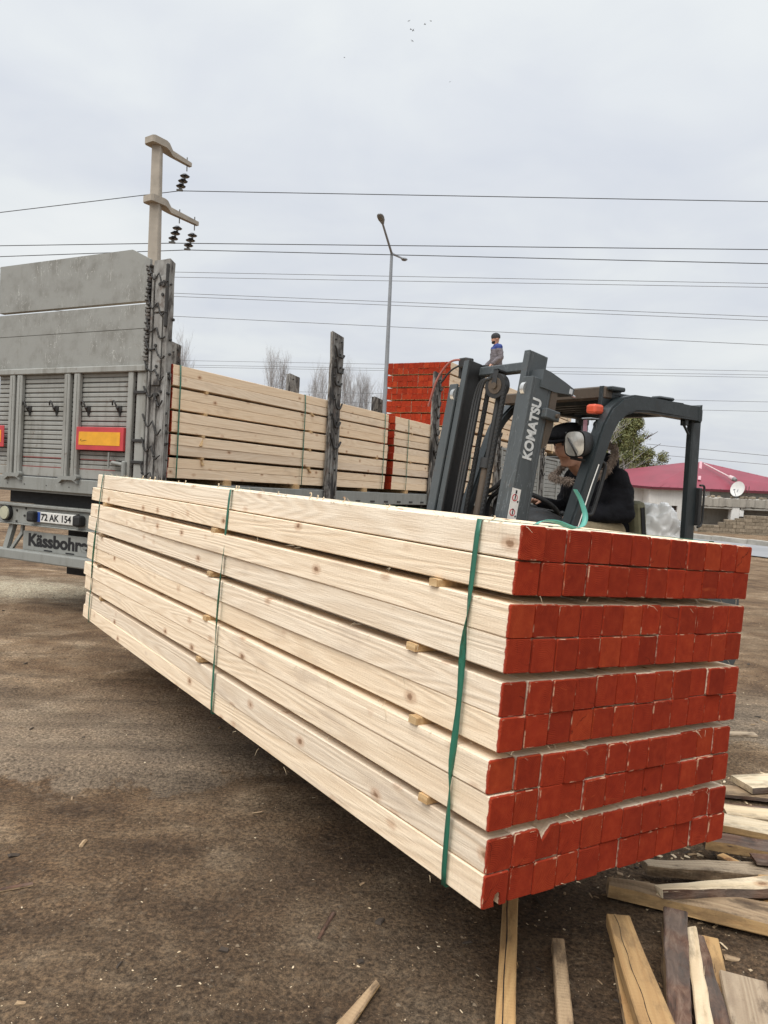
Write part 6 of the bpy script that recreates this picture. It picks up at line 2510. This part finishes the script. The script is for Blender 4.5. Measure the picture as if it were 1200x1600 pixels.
def build_ruin():
    Y = 43.0
    zg = slope_z(19, Y) - .1

    def X(px):
        return hp(px, 800, Y).x

    def Z(py, px=1150):
        return hp(px, py, Y).z
    # right wall, stepping up to the right
    segs = [(X(1095), X(1126), zg, Z(820, 1110)), (X(1126), X(1135), zg, Z(816, 1130)), (X(1135), X(1152), zg, Z(812, 1140)), (X(1152), X(1166), zg, Z(810, 1155)), (X(1166), X(1300), zg, Z(806, 1180))]
    block_wall('block_wall', 'pale block wall stepping up to the right in front of the ruin', segs, Y, seed=2)
    segs = [(X(1005), X(1050), zg, Z(806, 1035)), (X(1050), X(1068), zg, Z(812, 1060)), (X(1068), X(1090), zg, Z(823, 1080))]
    block_wall('block_wall', 'broken low stone wall under the barred window of the house', segs, Y + .2, bh=.24, bl=.5, seed=3)
    # broken porch: slab on a pillar with dark bays behind
    o = Vector((X(1108), Y + .9, zg))
    root = empty('ruined_porch', Matrix.Translation(o), 'crumbling concrete porch slab on a pillar in front of the house', 'ruin')
    r = random.Random(6)
    mb = MB()
    xa, xb = 0, X(1310) - X(1108)
    zt, zb = Z(780) - zg, Z(793) - zg
    n = 60
    V, F = [], []
    for i in range(n + 1):
        x = xa + (xb - xa) * i / n
        jt = .10 * noise.noise((x * 2.4, 1, 0)) + .05 * noise.noise((x * 7, 2, 0))
        jb = .05 * noise.noise((x * 3.4, 5, 0))
        jy = .10 * noise.noise((x * 4, 9, 0))
        V += [(x, jy, zb + jb - .0), (x, jy - .03, zt + jt), (x, 1.6, zt + jt), (x, 1.6, zb)]
    for i in range(n):
        for k in range(4):
            F.append((i * 4 + k, (i + 1) * 4 + k, (i + 1) * 4 + (k + 1) % 4, i * 4 + (k + 1) % 4))
    F += [(0, 1, 2, 3), tuple(n * 4 + k for k in (3, 2, 1, 0))]
    mb.add(V, [f[::-1] for f in F])
    mb.build('slab', RENDERW, root)
    mb = MB()
    mb.box((.02, .02, zb - .14), (X(1156) - X(1108), .10, zb - .045), 0, .01)
    mb.box((X(1170) - X(1108), .02, zb - .15), (xb, .12, zb - .05), 0, .01)
    mb.build('lintel', KERB, root)
    mb = MB()
    px0, px1 = X(1155) - X(1108), X(1168) - X(1108)
    mb.box((px0, .05, -.1), (px1, .5, zb - .02), 0, .03)
    mb.box((px1, .05, zb - .55), (px1 + .25, .45, zb - .16), 0, .03)
    mb.build('pillar', WHITEW, root)
    mb = MB()
    mb.box((-.15, 1.35, 0), (xb, 1.5, zb))
    mb.box((-.18, .3, -.1), (-.02, 1.35, zb - .1))
    mb.build('back_wall', RENDERW, root)
    # loose rubble and stones on the slab
    mb = MB()
    for _ in range(46):
        x = r.uniform(.2, xb)
        s = r.uniform(.04, .13)
        c = Vector((x, r.uniform(.15, .9), zt + .04 + s * .4))
        mb.box(c - Vector((s, s * .7, s * .6)), c + Vector((s, s * .7, s * .6)), 0, s * .3, None)
    mb.build('rubble', BLOCK, root)
    mb = MB()
    for x in (X(1178) - X(1108), X(1183) - X(1108)):
        mb.cyl((x, .3, zt), (x + .03, .3, zt + .75), .018, n=6)
    mb.build('rebar', RUSTY, root)
    # satellite dish standing on the slab
    dc = hp(1156, 764, Y + 1.1)
    droot = empty('satellite_dish', Matrix.Translation((dc.x, Y + 1.4, zg + zt)), 'white satellite dish standing on the crumbling porch slab', 'satellite dish')
    h = dc.z - (zg + zt)
    mb = MB()
    nrm = Vector((-.62, -.66, .42)).normalized()
    e1 = nrm.cross(Vector((0, 0, 1))).normalized()
    e2 = e1.cross(nrm)
    V, F = [], []
    n, rings = 28, 6
    R_ = .46
    for j in range(rings + 1):
        rr = R_ * j / rings
        for i in range(n):
            a = 2 * math.pi * i / n
            V.append(Vector((0, 0, h)) + (e1 * math.cos(a) * .86 + e2 * math.sin(a) * 1.05) * rr - nrm * (.10 - .10 * (j / rings) ** 2))
    for j in range(rings):
        for i in range(n):
            F.append((j * n + i, j * n + (i + 1) % n, (j + 1) * n + (i + 1) % n, (j + 1) * n + i))
    mb.add(V, F, 0, True)
    mb.build('dish', DISH, droot)
    mb = MB()
    c = Vector((0, 0, h)) - nrm * .10
    mb.tube([(0, .05, 0), (0, .02, h * .6), c], .03, 8)
    lnb = Vector((0, 0, h)) + nrm * .50 - e2 * .30
    mb.tube([Vector((0, 0, h)) - e2 * .44, lnb], .014, 6)
    mb.cyl(lnb, lnb - nrm * .10 + e2 * .06, .035, .045, n=10)
    mb.build('dish_mount', GALV, droot)


build_ruin()


# ------------------------------------------------------------------ trees
def leaf_tree(label, base, H, cw, cz, seed, mat_l, mat_t, nclump=150):
    r = random.Random(seed)
    root = empty('leafy_tree', Matrix.Translation(base), label, 'tree')
    tb = MB()
    tb.tube([(0, 0, -.2), (.1, 0, H * .25), (.0, .1, H * .5), (.15, 0, H * .75)], [.24, .19, .13, .05], 10)
    for k in range(16):
        a = k * 2.4 + r.uniform(-.4, .4)
        z = H * r.uniform(.25, .7)
        ln = cw * r.uniform(.5, 1.0)
        p0 = Vector((.05, .03, z))
        p1 = p0 + Vector((math.cos(a) * ln * .5, math.sin(a) * ln * .5, ln * .35))
        p2 = p0 + Vector((math.cos(a) * ln, math.sin(a) * ln, ln * .5 + .3))
        tb.tube([p0, p1, p2], [.07, .045, .015], 6)
    tb.build('trunk', mat_t, root)
    lb = MB()
    cl = []
    while len(cl) < nclump:
        t = r.random()
        z = H * (.30 + .70 * t)
        # uneven outline: a tall top left, a lower shoulder to the right
        a = r.uniform(0, 2 * math.pi)
        prof = (1 - (max(0, t - .25) / .75) ** 1.7) * (.72 + .28 * min(1, t / .18))
        rr = cw * prof * math.sqrt(r.random())
        x = rr * math.cos(a)
        if x > 0 and t > .55:
            x *= .55
        if x > 0 and t < .45:
            x *= 1.35
        if noise.noise((x * .7, rr * math.sin(a) * .7, z * .7 + seed)) < -.22:
            continue
        cl.append((Vector((x, rr * math.sin(a), z)), r.uniform(.28, .60)))
    for (c, s) in cl:
        m = int(170 * s / .5)
        for _ in range(m):
            d = Vector((r.gauss(0, 1), r.gauss(0, 1), r.gauss(0, .8)))
            if d.length < 1e-3:
                continue
            p = c + d.normalized() * s * r.random() ** .45
            n = (d.normalized() + Vector((r.gauss(0, .6), r.gauss(0, .6), r.gauss(0, .6) + .4))).normalized()
            e = n.cross(Vector((r.gauss(0, 1), r.gauss(0, 1), r.gauss(0, 1)))).normalized()
            f = n.cross(e)
            l, w = r.uniform(.05, .11), r.uniform(.018, .04)
            lb.add([p - e * l, p + f * w, p + e * l, p - f * w], [(0, 1, 2, 3)])
    lb.build('foliage', mat_l, root)


def leaf_mat(name, c1, c2):
    m, nt, b = new_mat(name)
    p = obj_coord(nt)
    ge = N(nt, 'ShaderNodeNewGeometry').outputs['Random Per Island']
    n = nz(nt, p, .9, 3.0)
    a = mth(nt, 'ADD', mth(nt, 'MULTIPLY', ge, .5), mth(nt, 'MULTIPLY', n, .5))
    nt.links.new(ramp(nt, a, [(.25, c1), (.75, c2)]), b.inputs['Base Color'])
    b.inputs['Roughness'].default_value = .6
    return m


GL = leaf_mat('olive_leaf', (.070, .088, .026), (.21, .205, .066))
TB = plain('grey_brown_bark', (.11, .09, .075), .9)
tb_ = hp(985, 740, 56)
leaf_tree('olive green leafy tree standing behind the red roofed house', Vector((tb_.x, 56, slope_z(tb_.x, 56))), hp(985, 645, 56).z - slope_z(tb_.x, 56), 2.35, 0, 3, GL, TB, 330)

TWIG = plain('pale_grey_twig', (.40, .38, .37), .9)


def bare_tree_mesh(H, spread, seed, upright=True, n1=80):
    r = random.Random(seed)
    tr, br = MB(), MB()
    top = Vector((r.uniform(-.2, .2), r.uniform(-.2, .2), H))
    tr.tube([(0, 0, -.3), top * .5 + Vector((.06, 0, 0)), top], [.12, .07, .012], 7)

    def twigs(p, d, L, rad, lev):
        k = 4
        pts = [p]
        dd = d.copy()
        for i in range(k):
            dd = (dd + Vector((r.gauss(0, .10), r.gauss(0, .10), .12 if upright else .02))).normalized()
            pts.append(pts[-1] + dd * L / k)
        br.tube(pts, [.85 * rad * (1 - .8 * i / k) for i in range(k + 1)], 3, 0, False)
        if lev > 0:
            for _ in range(5 if lev == 2 else 4):
                i = r.randint(1, k)
                a = r.uniform(0, 6.28)
                s = Vector((math.cos(a), math.sin(a), r.uniform(.5, 1.4) if upright else r.uniform(-.1, .9))).normalized()
                twigs(pts[i], (dd * .6 + s * .6).normalized(), L * r.uniform(.35, .6), rad * .55, lev - 1)
    for k in range(n1):
        t = r.uniform(.12, .93)
        a = k * 2.39
        d = Vector((math.cos(a) * spread, math.sin(a) * spread, 1.0 if upright else .5)).normalized()
        twigs(top * t, d, H * (.30 if upright else .36) * (1.05 - t * .6), .030 * (1.1 - t * .7), 2)
    return tr, br


def build_bare_trees():
    protos = []
    for i in range(3):
        tr, br = bare_tree_mesh(9.0, .34, 40 + i)
        protos.append((tr.mesh('trunk'), br.mesh('branches')))
    spots = [(285, 540, 78, 'bare poplar peeping out right beside the trailer corner post'), (424, 566, 84, 'left bare poplar of the two beside the short far stake'), (441, 572, 86, 'right bare poplar of the two beside the short far stake'),
             (492, 588, 88, 'slim bare poplar just left of the tall peeling stake'), (506, 592, 92, 'bare poplar half hidden behind the tall peeling stake'), (538, 583, 88, 'tallest bare poplar just right of the tall peeling stake'),
             (551, 594, 92, 'bare poplar second right of the tall peeling stake'), (563, 598, 90, 'bare poplar in the middle of the row before the lamp column'), (576, 600, 90, 'narrow bare poplar beside the last far stake'), (594, 612, 94, 'low bare poplar touching the lamp column')]
    for i, (px, py, Y, lab) in enumerate(spots):
        p = hp(px, py, Y)
        zg = slope_z(p.x, Y)
        root = empty('bare_tree', Matrix.Translation((p.x, Y, zg)), lab, 'tree', 'bare poplars in the distance')
        k = (p.z - zg) / 9.0
        for me, nm in zip(protos[i % 3], ('trunk', 'branches')):
            o = link(nm, me, TWIG, root)
            o.scale = (k * .92, k * .92, k)
            o.rotation_euler = (0, 0, i * 1.3)
    # loose bare tree behind the driver
    tr, br = bare_tree_mesh(6.5, .8, 77, False, 22)
    p = hp(952, 650, 54)
    zg = slope_z(p.x, 54)
    root = empty('bare_tree', Matrix.Translation((p.x, 54, zg)), 'spreading bare grey tree between the driver and the leafy tree', 'tree')
    k = (p.z - zg) / 6.5
    for mb, nm in ((tr, 'trunk'), (br, 'branches')):
        o = mb.build(nm, TWIG, root)
        o.scale = (k, k, k)


build_bare_trees()
